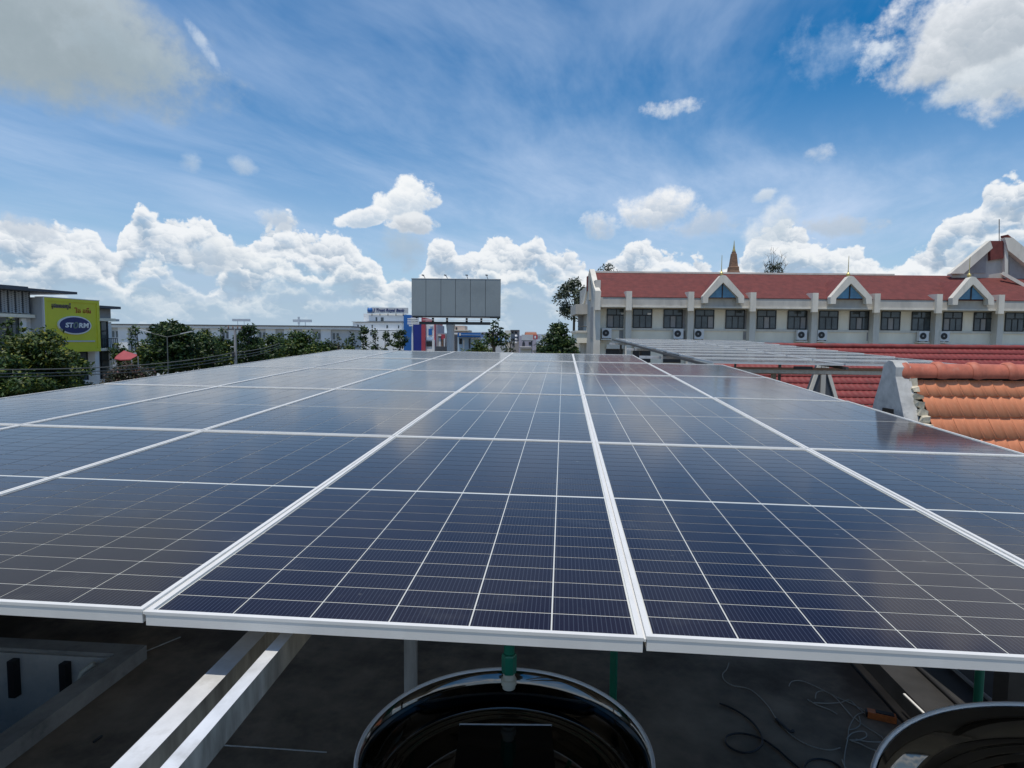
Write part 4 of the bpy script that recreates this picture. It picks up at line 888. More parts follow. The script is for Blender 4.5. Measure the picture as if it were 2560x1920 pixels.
gl = obj('window', sbox(MB(), -24, xg1, 8.2, zg-.05, MW-.25, MW-.32), M_['glass'], shop)
f = MB()
for i in range(14): sbox(f, xg1-i*1.1-.06, xg1-i*1.1, 8.2, zg-.05, MW-.2, MW-.249)
obj('mullion', f, M_['dark'], gl)
obj('ledge', sbox(MB(), -24, s1-.01, 7.9, 8.19, MW+.6, MW-.28), M_['whitewall'], shop)
for xx in (s1-1.1, s1-7.2, s1-13): obj('column', sbox(MB(), xx, xx+.45, 0, zg-.06, MW+.1, MW-.15), M_['whitewall'], shop)
gl2 = obj('window', sbox(MB(), -24, xg1, 4.0, 7.85, MW-.25, MW-.32), M_['glass'], shop)
f = MB()
for i in range(14): sbox(f, xg1-i*1.1-.06, xg1-i*1.1, 4.0, 7.85, MW-.2, MW-.249)
obj('mullion', f, M_['dark'], gl2)
# right of the sign: bay with tall window, balcony, lower shop front
x_r = S(*zz(1915, 700), MW)[0]
obj('bay_wall', sbox(MB(), s2, x_r, S(*zz(1800, 660), MW)[1], S(*zz(1900, 505), MW)[1], MW+.02, MW-.28), M_['shadewall'], shop)
obj('bay_beam', sbox(MB(), s2, x_r+.3, S(*zz(1900, 715), MW)[1], S(*zz(1900, 665), MW)[1], MW+.3, MW-.27), M_['cream'], shop)
roof_slab('side_canopy', 2062, 678, 716, x_r+.31, MW, 3, M_['offwhite'])
zw0, zw1 = S(*zz(1800, 1160), MW)[1], S(*zz(1800, 722), MW)[1]; xw0, xw1 = s2, S(*zz(1862, 800), MW)[0]
w = obj('tall_window', sbox(MB(), xw0, xw1, zw0, zw1, MW-.02, MW-.28), M_['glass'], shop)
f = MB(); 
for q in (.25, .62, .97): sbox(f, xw0+(xw1-xw0)*q-.05, xw0+(xw1-xw0)*q+.05, zw0, zw1, MW+.05, MW-.019)
sbox(f, xw0, xw1, zw0+(zw1-zw0)*.62, zw0+(zw1-zw0)*.66, MW+.04, MW-.019); obj('mullion', f, M_['dark'], w)
obj('column', sbox(MB(), xw1+.02, x_r, 0, zw1, MW+.05, MW-.27), M_['whitewall'], shop)
bx1 = S(*zz(2045, 1200), MW+.9)[0]; zbf = S(*zz(1900, 1222), MW+.9)[1]; zbt = S(*zz(1900, 1178), MW+.9)[1]
obj('balcony_floor', sbox(MB(), s2, bx1, zbf, zbt, MW+.9, MW-3), M_['cream'], shop)
f = MB(); zr = zbt+1.0
sbox(f, s2, bx1, zr-.06, zr, MW+.88, MW+.82); sbox(f, bx1-.06, bx1, zr-.06, zr, MW+.82, MW-2)
for i in range(12): xx = s2+(bx1-s2-.05)*i/11; sbox(f, xx, xx+.05, zbt, zr-.06, MW+.87, MW+.83)
obj('balcony_rail', f, M_['dark'], shop)
lp = obj('lower_pillar', sbox(MB(), s2-.25, s2+.2, 0, zb_-.01, MW+.9, MW-.2), M_['whitewall'], shop)
for (a, b, m) in ((s2-3.6, s2-.3, 'ltblue'), (s2+.3, bx1-.2, 'glass')):
    zlo, zhi = S(*zz(1600, 1650), MW)[1]-.4, zbf-.05
    w = obj('shop_window', sbox(MB(), a, b, zlo, zhi, MW-.05, MW-.28), M_['glass'], shop)
    f = MB(); n_ = max(2, int((b-a)/.9))
    for i in range(n_+1): xx = a+(b-a)*i/n_; sbox(f, xx-.04, xx+.04, zlo, zhi, MW+.02, MW-.049)
    for q in (.33, .66, 1): sbox(f, a, b, zlo+(zhi-zlo)*q-.08, zlo+(zhi-zlo)*q, MW+.01, MW-.049)
    obj('frame', f, M_['dark'], w)
    if m == 'ltblue':
        for q in range(3): obj('display_board', sbox(MB(), a+.25+q*.95, a+1.0+q*.95, zlo+.5, zlo+1.5+.3*(q % 2), MW-.03, MW-.048), M_['ltblue'], w)
    obj('base_wall', sbox(MB(), a, b, 0, zlo-.01, MW+.2, MW-.28), M_['whitewall'], shop)
# the sign box itself
sign = obj('sign_box', sbox(MB(), s1, s2, zb_, zt, -.02, MW-.29), M_['offwhite'], shop)
ed = MB(); e_ = .28
sbox(ed, s1, s2, zt-e_, zt, .10, -.019); sbox(ed, s1, s2, zb_, zb_+e_, .10, -.019); sbox(ed, s1+.0, s1+e_, zb_+e_, zt-e_, .10, -.019); sbox(ed, s2-e_, s2, zb_+e_, zt-e_, .10, -.019)
obj('sign_border', ed, M_['yellow'], sign)
obj('sign_face', sbox(MB(), s1+e_, s2-e_, zb_+e_, zt-e_, .02, -.018), M_['yellow'], sign)
obj('sign_cap', sbox(MB(), s1-.03, s2+.04, zt+.002, zt+.07, .13, -.9), M_['white'], sign)
obj('sign_edge', sbox(MB(), s1-.07, s1-.002, zb_, zt, .13, -.10), M_['white'], sign)
x_a, z_a = S(*zz(1180, 1045)); x_b, z_b = S(*zz(1630, 1060)); obj('sign_bar', sbox(MB(), x_a-1.6, x_b, z_b-.05, z_b+.08, .09, .021), M_['offwhite'], sign)
ocx, ocz = S(*zz(1277, 782)); orx = (S(*zz(1545, 785))[0]-S(*zz(1018, 780))[0])/2; orz = (S(*zz(1277, 645))[1]-S(*zz(1277, 920))[1])/2
def oval(rx, rz, f_, b_, n=40):
    return MB().prism([SM @ Vector((ocx+rx*math.cos(2*math.pi*i/n), b_, ocz+rz*math.sin(2*math.pi*i/n))) for i in range(n)], sn*(f_-b_))
logo = obj('sign_oval', oval(orx+.14, orz+.12, .16, .021), M_['white'], sign)
obj('oval_face', oval(orx, orz, .18, .161), M_['navy'], sign)
def text(body, x, z, height, m, par, frame, off, width=None, shear=0.0, ext=.015, bold=0.0, name='lettering'):
    cu = bpy.data.curves.new(name, 'FONT'); cu.body = body; cu.size = 1; cu.align_x = 'CENTER'; cu.shear = shear; cu.extrude = ext; cu.offset = bold; cu.resolution_u = 2
    tmp = bpy.data.objects.new(name, cu); C.objects.link(tmp); bpy.context.view_layer.update()
    me = bpy.data.meshes.new_from_object(tmp.evaluated_get(bpy.context.evaluated_depsgraph_get())); bpy.data.objects.remove(tmp)
    me.materials.clear(); me.materials.append(m)
    vs = [v.co for v in me.vertices]
    if not vs: return None
    xa, xb = min(v.x for v in vs), max(v.x for v in vs); ya, yb = min(v.y for v in vs), max(v.y for v in vs)
    k_ = height/(yb-ya); kx = (width/(xb-xa)) if width else k_
    for v in me.vertices:
        q = frame @ Vector((x+(v.co.x-(xa+xb)/2)*kx, off+v.co.z, z+(v.co.y-(ya+yb)/2)*k_)); v.co = q
    return obj(name, me, None, par)
# letters face out of the wall: local x runs along the face, so they read left to right from the street
FR = SM
for ch_, dx_, w_ in (('S', -.54, .26), ('T', -.28, .29), ('R', .36, .30), ('M', .70, .38)): text(ch_, ocx+orx*dx_, ocz, orz*.62, M_['letter'], sign, FR, .20, orx*w_, .12, .02, .035, 'letter')
n = 24; ring = []
for i in range(n):
    t = 2*math.pi*i/n; ring.append((ocx+orx*(.02+.17*math.cos(t)+.05*math.sin(t)), ocz+orz*.42*math.sin(t), ocx+orx*(.02+.075*math.cos(t)+.03*math.sin(t)), ocz+orz*.27*math.sin(t)))
rg = MB()
for i in range(n):
    a, b = ring[i], ring[(i+1) % n]
    q = [(a[0], .182, a[1]), (b[0], .182, b[1]), (b[2], .182, b[3]), (a[2], .182, a[3])]
    rg.hexa([SM @ Vector(p) for p in q]+[SM @ Vector((p[0], .215, p[2])) for p in q])
obj('letter_ring', rg, M_['letterg'], sign)
kx_, kz_ = S(*zz(1052, 450)); text('ត្ដលលលាប្តី', kx_, kz_, .62, M_['letterp'], sign, FR, .04, S(*zz(1218, 450))[0]-S(*zz(888, 450))[0], 0, .03, .01)
kx_, kz_ = S(*zz(1425, 525)); text('វិត តម័រ', kx_, kz_, .52, M_['letterr'], sign, FR, .04, S(*zz(1560, 530))[0]-S(*zz(1285, 520))[0], 0, .03, .01)

# ------------------------------------------------------------------ far white block, bank, coloured shops, billboard
def frect(a, b, Y, dep):
    p, q = at(a[0], a[1], Y), at(b[0], b[1], Y); return MB().box((p.x, Y, p.z), (q.x, Y+dep, q.z))
LY = 150
lb = thing('white_long_building', 'long low white building with repeated recessed windows behind the street trees', 'building', (at(600, 845, LY).x, LY, 0))
xa, xb = at(235, 840, LY).x, at(868, 840, LY).x; zr_, zl = at(500, 811.5, LY).z, at(500, 820.5, LY).z
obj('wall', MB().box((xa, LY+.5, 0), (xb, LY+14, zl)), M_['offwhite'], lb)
obj('parapet', MB().box((xa, LY-.6, zl+.002), (xb+1, LY+14, zr_-.25)), M_['whitewall'], lb)
obj('roof_edge', MB().box((xa, LY-.9, zr_-.248), (xb+1.2, LY+14, zr_)), M_['slate'], lb)
per = 46*LY/FPX; i = 0; x = at(295, 840, LY).x-per
while x < xb-2:
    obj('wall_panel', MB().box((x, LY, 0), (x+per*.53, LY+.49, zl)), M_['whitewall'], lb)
    for fl_ in range(3):
        zt_ = zl-.9-fl_*3.3
        for q in (.62, .83):
            w = obj('window', MB().box((x+per*q, LY+.42, zt_-1.5), (x+per*(q+.11), LY+.49, zt_)), M_['glass'], lb)
    x += per
KY = 195
bk = thing('bank_building', 'white stepped bank building with a long name sign on its roof', 'building', (at(945, 845, KY).x, KY, 0))
obj('lower_block', frect((876, 826), (1018, 935), KY-4, 18), M_['whitewall'], bk)
obj('middle_block', frect((882, 806), (1002, 825.8), KY-2, 14), M_['whitewall'], bk)
obj('cornice', frect((879, 803.5), (1004, 806), KY-2.6, 15), M_['offwhite'], bk)
obj('upper_block', frect((909, 784), (1012, 803.4), KY, 12), M_['whitewall'], bk)
for (a, b, c_, d_, Y) in ((939, 793, 943, 803, KY), (952, 793.5, 959, 803, KY), (893, 812, 897, 819, KY-2), (929, 812, 932, 820, KY-2), (966, 813, 970, 821, KY-2), (995, 814, 998, 821, KY-2), (892, 830, 898, 838, KY-4), (925, 830, 930, 838, KY-4), (968, 831, 972, 838, KY-4), (985, 831, 1000, 840, KY-4)):
    obj('window', frect((a, b), (c_, d_), Y-.08, .07), M_['glass'], bk)
sg = obj('name_sign', frect((918, 768.5), (1020, 784), KY-1, .5), M_['offwhite'], bk)
KM = Matrix.Translation((0, KY-1, 0)) @ Matrix(((1, 0, 0, 0), (0, -1, 0, 0), (0, 0, 1, 0), (0, 0, 0, 1)))
p = at(972, 776.5, KY-1); text('J Trust Royal Bank', p.x, p.z, 1.25, M_['navy'], sg, KM, .05, 78*(KY-1)/FPX, .2, .03, .03)
p = at(925, 775.5, KY-1.2); obj('sign_ball', MB().lathe([(.001, -.85), (.5, -.68), (.8, -.3), (.86, 0), (.8, .3), (.5, .68), (.001, .85)], (p.x, KY-1.2, p.z), 16), M_['blue'], sg, True)
obj('sign_ball_cap', MB().lathe([(.55, .70), (.3, .86), (.001, .92)], (p.x, KY-1.2, p.z), 12), M_['ltblue'], sg, True)
f = MB()
for px in (930, 950, 970, 990, 1008): q = at(px, 784, KY-.6); f.box((q.x-.1, KY-.7, q.z-.7), (q.x+.1, KY-.6, q.z))
obj('sign_leg', f, M_['dark'], sg)
DY_ = 115
ds = thing('coloured_shop', 'tall shop front in blue, dark blue and red cladding under the billboard', 'building', (at(1045, 845, DY_).x, DY_, 0))
for (a, b, c_, d_, Y, dep, m, nm_) in ((1009, 787, 1027, 930, DY_+2, 10, 'blue', 'blue_wing'), (1026, 812, 1032, 930, DY_-.2, 10, 'blue', 'blue_strip'), (1032, 808, 1053.5, 930, DY_, 12, 'dkblue', 'dark_blue_front'), (1053.5, 794, 1063.5, 930, DY_-.5, 12, 'rose', 'red_fin'),
        (1064, 806, 1085.5, 930, DY_, 12, 'whitewall', 'white_front'), (1085.5, 806, 1088.5, 930, DY_-.3, 12, 'rose', 'thin_red_fin'), (1088.5, 812, 1093, 930, DY_, 12, 'lilac', 'side_wall')):
    obj(nm_, frect((a, b), (c_, d_), Y, dep), M_[m], ds)
obj('poster', frect((1071, 822), (1080, 838), DY_-.12, .1), M_['blue'], ds); obj('poster_head', frect((1075, 815), (1083, 818.5), DY_-.12, .1), M_['ltblue'], ds)
obj('poster_base', frect((1066, 843), (1083, 850), DY_-.12, .1), M_['ltblue'], ds)
w = obj('entrance', frect((1066, 853), (1080, 866), DY_-.1, .08), M_['dark'], ds)
obj('door_column', frect((1080.5, 850), (1086, 930), DY_-1.2, 1.0), M_['whitewall'], ds)
# small street-front buildings right of it
def simple(nm_, lab, rects, Y, cat='building'):
    p = at((rects[0][0]+rects[0][2])/2, 860, Y); t = thing(nm_, lab, cat, (p.x, Y, 0))
    for (a, b, c_, d_, m, part, dy_, dep) in rects: obj(part, frect((a, b), (c_, d_), Y+dy_, dep), M_[m], t)
    return t
simple('red_kiosk', 'small shop with red columns and dark opening left of the billboard pole', [(1093, 834, 1116, 930, 'shadewall', 'wall', 0, 8), (1095, 837, 1103, 840, 'white', 'sign', -.3, .25), (1102, 836, 1112, 848, 'rose', 'red_panel', -.2, .18), (1104, 848, 1108, 930, 'brick', 'column', -.4, .35), (1109.5, 846, 1112, 930, 'white', 'column', -.5, .4), (1097, 845, 1102, 866, 'white', 'poster', -.1, .08), (1088, 866, 1117, 930, 'slate', 'low_wall', -3, 1)], 105)
simple('pink_building', 'pale pink flat roofed building behind the billboard pole', [(1134, 826, 1171, 930, 'pink', 'wall', 0, 12), (1136, 814, 1162, 825.8, 'pink', 'upper_storey', 1, 9), (1139, 818, 1143, 824, 'dark', 'window', .9, .09), (1133, 824.5, 1172, 827.5, 'conclight', 'cornice', -.5, 12), (1134, 832, 1145, 836, 'white', 'sign', -.5, .4)], 150)
simple('blue_canopy_shop', 'low shop with striped blue fascia and pale blue window prints', [(1144, 843, 1205, 930, 'ltblue', 'window_front', 0, 10), (1144, 831.5, 1201, 842.8, 'blue', 'fascia', -1.5, 10), (1150, 836.5, 1201, 838.2, 'ltblue', 'stripe', -1.55, .045), (1148, 833, 1152, 839, 'white', 'round_logo', -1.6, .09), (1148, 846, 1155, 860, 'dark', 'print', -.06, .05), (1157, 850, 1161, 874, 'white', 'print', -.06, .05), (1172, 847, 1176, 872, 'slate', 'print', -.06, .05), (1178, 844, 1203, 848, 'white', 'shelf_sign', -.4, .3), (1136, 838, 1144, 930, 'slate', 'side_post', .2, 6)], 98)
simple('blue_roofed_block', 'distant pale block with blue panels right of the bush', [(1200, 834, 1262, 930, 'offwhite', 'wall', 0, 12), (1205, 830, 1240, 834, 'lilac', 'roof', -.3, 12), (1228, 842, 1250, 852, 'blue', 'blue_panel', -.1, .08), (1255, 843, 1276, 856, 'ltblue', 'light_panel', -.2, .18), (1262, 826, 1277, 930, 'conclight', 'stair_block', 1, 10)], 170)
t = simple('grey_flat_block', 'grey flat block with white satellite dishes on its side', [(1277, 826, 1298, 930, 'shadewall', 'wall', 0, 12), (1276, 824.5, 1299, 827, 'slate', 'roof_slab', -.5, 13), (1279, 829, 1284, 834, 'dark', 'window', -.08, .07), (1287, 829, 1293, 834, 'dark', 'window', -.08, .07), (1281, 846, 1286, 852, 'dark', 'window', -.08, .07), (1281, 858, 1286, 864, 'dark', 'window', -.08, .07), (1288, 842, 1294, 846, 'dark', 'window', -.08, .07)], 140)
for y in (840, 848, 856): p = at(1290.5, y, 139); obj('satellite_dish', MB().lathe([(.001, .12), (.18, .08), (.32, 0), (.30, -.02), (.001, .09)], (0, 0, 0), 14), M_['white'], t).matrix_world = Matrix.Translation(p) @ Matrix.Rotation(R(70), 4, 'X') @ Matrix.Rotation(R(25), 4, 'Y')
t = simple('signboard', 'grey roadside signboard with a red square at its right end', [(1304, 836.5, 1333, 851, 'offwhite', 'board', 0, .4), (1333.2, 837, 1344, 848.5, 'rose', 'red_square', -.1, .45), (1336, 839.5, 1340, 846, 'white', 'emblem', -.14, .035), (1304, 851.1, 1333, 853, 'dark', 'bottom_rail', -.05, .5), (1308, 853, 1310, 930, 'slate', 'leg', .1, .25), (1328, 853, 1330, 930, 'slate', 'leg', .1, .25)], 120, 'sign')
simple('lilac_house', 'lilac house wall partly behind the grey signboard', [(1298, 839, 1340, 930, 'lilac', 'wall', 0, 9), (1314, 829.5, 1341, 835, 'pink', 'upper_wall', 2, 8), (1313, 833, 1342, 838.8, 'orange', 'roof', .5, 7), (1322, 855, 1328, 862, 'dark', 'window', -.08, .07), (1306, 856, 1312, 866, 'dark', 'door', -.08, .07)], 132)
simple('small_hut', 'low hut with pale gabled roof at the foot of the dark tree', [(1302, 872, 1328, 930, 'conclight', 'wall', 0, 4), (1300, 867, 1330, 871.8, 'shadewall', 'roof', -.4, 5)], 70)
BBY = 84
bb = thing('billboard', 'huge blank grey billboard of six sheets on one thick pole', 'billboard', (at(1126, 870, BBY).x, BBY, 0))
def z6(x, y): return 1010+.12054*x, 680+.12054*y
edges = [155, 455, 765, 1068, 1378, 1690, 2002]
pl_ = at(*z6(155, 142), BBY); pr_ = at(*z6(2002, 152), BBY); zbot = at(*z6(1068, 917), BBY).z; ztop = at(*z6(1068, 147), BBY).z
for a, b in zip(edges, edges[1:]):
    xa, xb = at(*z6(a, 500), BBY).x, at(*z6(b, 500), BBY).x
    obj('sheet', MB().box((xa+.025, BBY, zbot), (xb-.025, BBY+.12, ztop)), M_['greyboard'], bb)
xa, xb = at(*z6(155, 500), BBY).x, at(*z6(2002, 500), BBY).x
obj('backing', MB().box((xa, BBY+.14, zbot), (xb, BBY+.5, ztop-.02)), M_['slate'], bb)
obj('top_edge', MB().box((xa-.03, BBY-.03, ztop+.002), (xb+.03, BBY+.5, ztop+.06)), M_['offwhite'], bb)
obj('bottom_rail', MB().box((xa+.2, BBY-.6, zbot-.22), (xb, BBY+.5, zbot-.003)), M_['dark'], bb)
zB0, zB1 = at(*z6(1000, 1088), BBY).z, at(*z6(1000, 1030), BBY).z
obj('main_beam', MB().box((at(*z6(300, 1060), BBY).x, BBY+.6, zB0), (at(*z6(1790, 1060), BBY).x, BBY+1.2, zB1)), M_['slate'], bb)
for zx in (245, 590, 885, 1295, 1600): q = at(*z6(zx, 980), BBY); obj('strut', MB().box((q.x-.14, BBY+.4, zB1-.1), (q.x+.14, BBY+.65, zbot-.1)), M_['dark'], bb)
obj('catwalk_rail', MB().tube([(xa+1.6, BBY-.6, zB1+.5), (xb-1.4, BBY-.6, zB1+.5)], .035, 6).tube([(xa+1.6, BBY-.6, zB1+.18), (xb-1.4, BBY-.6, zB1+.18)], .035, 6), M_['offwhite'], bb)
q = at(*z6(966, 1300), BBY+.9); rp = 76*.12054*BBY/FPX
obj('pole', MB().lathe([(rp, 0), (rp, zB0-1.0), (rp*1.25, zB0-.02)], (q.x, BBY+.9, 0), 24), M_['offwhite'], bb, True)
for zx in (440, 905, 1330, 1745):
    q = at(*z6(zx, 140), BBY); e = at(*z6(zx-58 if zx < 1000 else zx-35, 58), BBY)
    fl_ = obj('floodlight_arm', MB().tube([(q.x, BBY, ztop), (q.x-.12, BBY+.25, ztop+.25), (e.x, BBY+.5, e.z)], .05, 6), M_['slate'], bb)
    obj('floodlight', MB().beam((e.x-.16, BBY+.5, e.z+.02), (e.x+.16, BBY+.5, e.z-.02), .22, .14), M_['slate'], fl_)
lY = 62
q = at(1031, 845, lY)
lamp = thing('street_light', 'thin white pole with a white louvred sign head left of the billboard', 'street light', (q.x, lY, 0))
obj('pole', MB().lathe([(.11, 0), (.09, at(1031, 850, lY).z), (.05, at(1030, 806, lY).z)], (q.x, lY, 0), 8), M_['white'], lamp)
for i in range(4): obj('louvre', frect((1018.5, 795.5+i*4.2), (1047.5, 798.3+i*4.2), lY-.1, .12), M_['white'], lamp)
obj('head_frame', frect((1027, 794.5), (1039, 811), lY+.03, .08), M_['white'], lamp); obj('lamp_cap', frect((1022.5, 812.5), (1032, 815.5), lY-.2, .3), M_['white'], lamp)
# roof-top signs far off
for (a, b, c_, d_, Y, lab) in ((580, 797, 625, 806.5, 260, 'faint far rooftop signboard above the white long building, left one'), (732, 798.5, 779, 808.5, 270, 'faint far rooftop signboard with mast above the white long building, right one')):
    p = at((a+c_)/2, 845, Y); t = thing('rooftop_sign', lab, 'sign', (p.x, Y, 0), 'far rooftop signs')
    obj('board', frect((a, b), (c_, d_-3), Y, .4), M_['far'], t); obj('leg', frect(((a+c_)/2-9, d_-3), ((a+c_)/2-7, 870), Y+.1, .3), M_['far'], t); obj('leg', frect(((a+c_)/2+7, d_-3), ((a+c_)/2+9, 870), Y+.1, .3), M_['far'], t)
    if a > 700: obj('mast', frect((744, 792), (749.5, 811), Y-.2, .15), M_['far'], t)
# street furniture at the left
pY = 46; q = at(588, 845, pY)
pole = thing('power_pole', 'grey concrete power pole with a crossarm and insulators among the trees', 'pole', (q.x, pY, 0))
zt_ = at(588, 822, pY).z
obj('shaft', MB().lathe([(.14, 0), (.09, zt_)], (q.x, pY, 0), 10), M_['shadewall'], pole, True)
za_ = at(588, 823, pY).z; obj('crossarm', MB().box((q.x-.55, pY-.08, za_-.06), (q.x+.55, pY+.08, za_+.04)), M_['slate'], pole)
for dx in (-.48, -.15, .2, .48): obj('insulator', MB().lathe([(.03, .04), (.06, .08), (.035, .12), (.06, .17), (.03, .22), (.01, .26)], (q.x+dx, pY, za_), 8), M_['brick'], pole)
obj('bracket', MB().box((q.x-.35, pY-.06, at(588, 868, pY).z), (q.x-.09, pY+.02, at(588, 866, pY).z)), M_['offwhite'], pole)
obj('cable_box', MB().box((q.x-.2, pY-.2, at(588, 892, pY).z), (q.x-.06, pY-.05, at(588, 878, pY).z)), M_['dark'], pole)
M_['cablegrey'] = mat('weathered cable', (.10, .105, .10), .6)
for i, (ya, yb, yc, lab) in enumerate(((918, 881, 858, 'upper power cable running along the street at the left'), (928, 889, 864, 'middle power cable running along the street at the left'), (936, 896, 869, 'lower power cable running along the street at the left'))):
    a, b, c_ = at(-60, ya+6, 23.4), at(587, yb, pY-.12), at(700, yc, 62)
    pts = []
    for s_, e_ in ((a, b), (b, c_)):
        for k_ in range(12): u = k_/12; pts.append(s_.lerp(e_, u)+Vector((0, 0, -.35*4*u*(1-u)*(1 if s_ is a else .4))))
    pts.append(c_); tag(obj('power_cable', MB().tube(pts, .026-.003*i, 6), M_['cablegrey'], None, True), lab, 'cable', 'power cables along the street')
q = at(418, 845, 44)
M_['lampgrey'] = mat('weathered lamp steel', (.10, .11, .10), .6)
lamp = thing('street_lamp', 'grey double armed street lamp in front of the big tree', 'street lamp', (q.x, 44, 0))
zk = at(418, 842, 44).z
obj('pole', MB().lathe([(.07, 0), (.035, zk)], (q.x, 44, 0), 8), M_['lampgrey'], lamp)
for ex, ey in ((352, 825), (477, 829)):
    e = at(ex, ey, 44); m_ = at((ex+418)/2, (ey+842)/2+1, 44); d_ = (e-Vector((q.x, 44, zk))).normalized()
    ar = obj('arm', MB().tube([(q.x, 44, zk-.02), m_, e], [.028, .024, .02], 6), M_['lampgrey'], lamp)
    obj('lamp_head', MB().beam(e-d_*.75, e+d_*.1, .10, .06), M_['offwhite'], ar)
q = at(312, 900, 50)
cn = thing('red_canopy', 'faded red canopy roof at the foot of the shop building', 'canopy', (q.x, 50, 0))
m = MB(); ap = at(310, 876, 51.2); rim_ = [at(x, y, Y) for x, y, Y in ((286, 896, 50), (300, 899, 49.4), (327, 898, 49.5), (343, 889, 50.5), (342, 886, 53), (292, 888, 53))]
m.add([ap]+rim_+[ap-Vector((0, 0, .05))]+[r_-Vector((0, 0, .08)) for r_ in rim_], [(0, i+1, (i+1) % 6+1) for i in range(6)]+[(7, (i+1) % 6+8, i+8) for i in range(6)]+[(i+1, i+8, (i+1) % 6+8, (i+1) % 6+1) for i in range(6)])
obj('sheet', m, M_['redcanvas'], cn)
for r_ in (rim_[0], rim_[2], rim_[3]): obj('post', MB().tube([(r_.x, r_.y+.1, 0), (r_.x, r_.y+.1, r_.z-.06)], .05, 6), M_['offwhite'], cn)

# ------------------------------------------------------------------ trees
def crown(mb, clumps, nleaf, size, rnd, flat=.5, droop=.3):
    for (c, rad) in clumps:
        n = max(6, int(2.6*nleaf*(rad.x*rad.y+rad.x*rad.z+rad.y*rad.z)))
        for _ in range(n):
            u = rnd.uniform(-1, 1); t = rnd.uniform(0, 2*math.pi); s_ = math.sqrt(1-u*u); rr = rnd.uniform(.45, 1.08)**.6
            n_ = Vector((s_*math.cos(t), s_*math.sin(t), u)); p = c+Vector((n_.x*rad.x, n_.y*rad.y, n_.z*rad.z))*rr
            d = Vector((rnd.gauss(0, 1), rnd.gauss(0, 1), rnd.gauss(-droop, .6))).normalized()
            nn = (n_*.7+Vector((rnd.gauss(0, .5), rnd.gauss(0, .5), .55+rnd.gauss(0, .4)))).normalized(); w_ = d.cross(nn)
            if w_.length < .05: continue
            w_.normalize(); L_ = size*rnd.uniform(.65, 1.35); k_ = L_*flat
            mb.add([p, p+d*L_*.5+w_*k_*.5-nn*L_*.04, p+d*L_, p+d*L_*.5-w_*k_*.5-nn*L_*.04], [(0, 1, 2, 3)])
def tree(label, px, ytop, wpx, Y, leaf, seed, ybot=None, nclump=26, dens=34, size=.30, shape='round', cat='tree', name='tree', group=None, flat=.5, gap=.0):
    rnd = random.Random(seed); top = at(px, ytop, Y); w = wpx*Y/FPX/2; ht = (at(px, ytop, Y).z-at(px, ybot, Y).z) if ybot else min(top.z-2.2, 2.2*w+1.5)
    t = thing(name, label, cat, (top.x, Y, 0), group); zc = top.z-ht/2
    tr = MB(); bx = rnd.uniform(-.2, .2)
    tr.tube([(top.x, Y, 0), (top.x+bx*.5, Y, zc-ht*.35), (top.x+bx, Y+.1, zc), (top.x+bx*.6, Y, zc+ht*.3)], [.10+.035*w, .08+.028*w, .05+.015*w, .02], 7)
    cl = []
    for i in range(nclump):
        for _ in range(40):
            a, b, c_ = rnd.uniform(-1, 1), rnd.uniform(-1, 1), rnd.uniform(-1, 1)
            if shape == 'column': ok = a*a+b*b < .8
            elif shape == 'flat': ok = a*a+b*b+c_*c_*.7 < 1 and a*a+b*b > .05
            else: ok = a*a+b*b+c_*c_ < 1 and a*a+b*b+c_*c_ > gap
            if ok: break
        taper = (1-.45*max(0, c_)) if shape != 'flat' else (1-.25*max(0, c_))
        r_ = w*rnd.uniform(.20, .36)*(1.15 if shape == 'column' else 1)
        p = Vector((top.x+a*(w-r_*.75)*taper, Y+b*(w-r_*.75)*taper, zc+c_*(ht/2-r_*.5)))
        cl.append((p, Vector((r_, r_, r_*rnd.uniform(.55, .85)))))
        if i % 2 == 0: tr.tube([(top.x+bx*.7, Y, max(zc-ht*.42, p.z-abs(p.x-top.x)-.4)), ((top.x+p.x)/2, (Y+p.y)/2, p.z-.25*r_-.15), tuple(p)], [.03+.012*w, .02+.006*w, .008], 5)
    cl[0] = (Vector((top.x, Y, top.z-w*.22)), Vector((w*.25, w*.25, w*.2)))
    obj('trunk', tr, M_['bark'], t, True)
    mb = MB(); crown(mb, cl, dens, size, rnd, flat); obj('crown', mb, LEAF[leaf], t)
    return t
G = 'street trees at the left'
T = tree
T('broad tree with yellow green tips in front of the yellow sign box', 88, 822, 200, 32, 2, 1, ybot=1010, nclump=54, dens=95, size=.24, shape='flat', group=G, flat=.42)
T('dark green tree below the broad yellow tipped one, at the left edge', 30, 880, 190, 30, 1, 2, ybot=1040, nclump=40, dens=85, size=.22, group=G)
T('small sprig of leaves at the left edge in front of the lattice building', 24, 790, 66, 33, 2, 31, ybot=880, nclump=12, dens=60, size=.24, group=G)
T('dark tree behind the yellow sign box tree, right side', 172, 876, 130, 36, 1, 3, ybot=1000, nclump=36, dens=70, size=.24, group=G)
T('brownish shrub tree with pink tinge under the red canopy', 322, 900, 136, 42, 3, 4, ybot=1010, nclump=44, dens=60, size=.22, group=G)
T('slim tree beside the pale blue wall panel', 341, 814, 54, 66, 1, 5, ybot=900, nclump=16, dens=26, size=.34, shape='column', group=G)
T('small pale green tree behind the red canopy', 356, 856, 92, 58, 2, 6, ybot=930, nclump=28, dens=30, size=.32, group=G)
T('biggest dark tree with upright tufts behind the double armed lamp', 428, 801, 136, 50, 0, 7, ybot=930, nclump=62, dens=40, size=.34, shape='column', group=G)
T('mid green tree right of the biggest dark one', 506, 824, 112, 54, 1, 8, ybot=930, nclump=44, dens=38, size=.30, group=G)
T('light green topped tree left of the power pole', 556, 817, 78, 58, 1, 9, ybot=930, nclump=34, dens=36, size=.32, group=G)
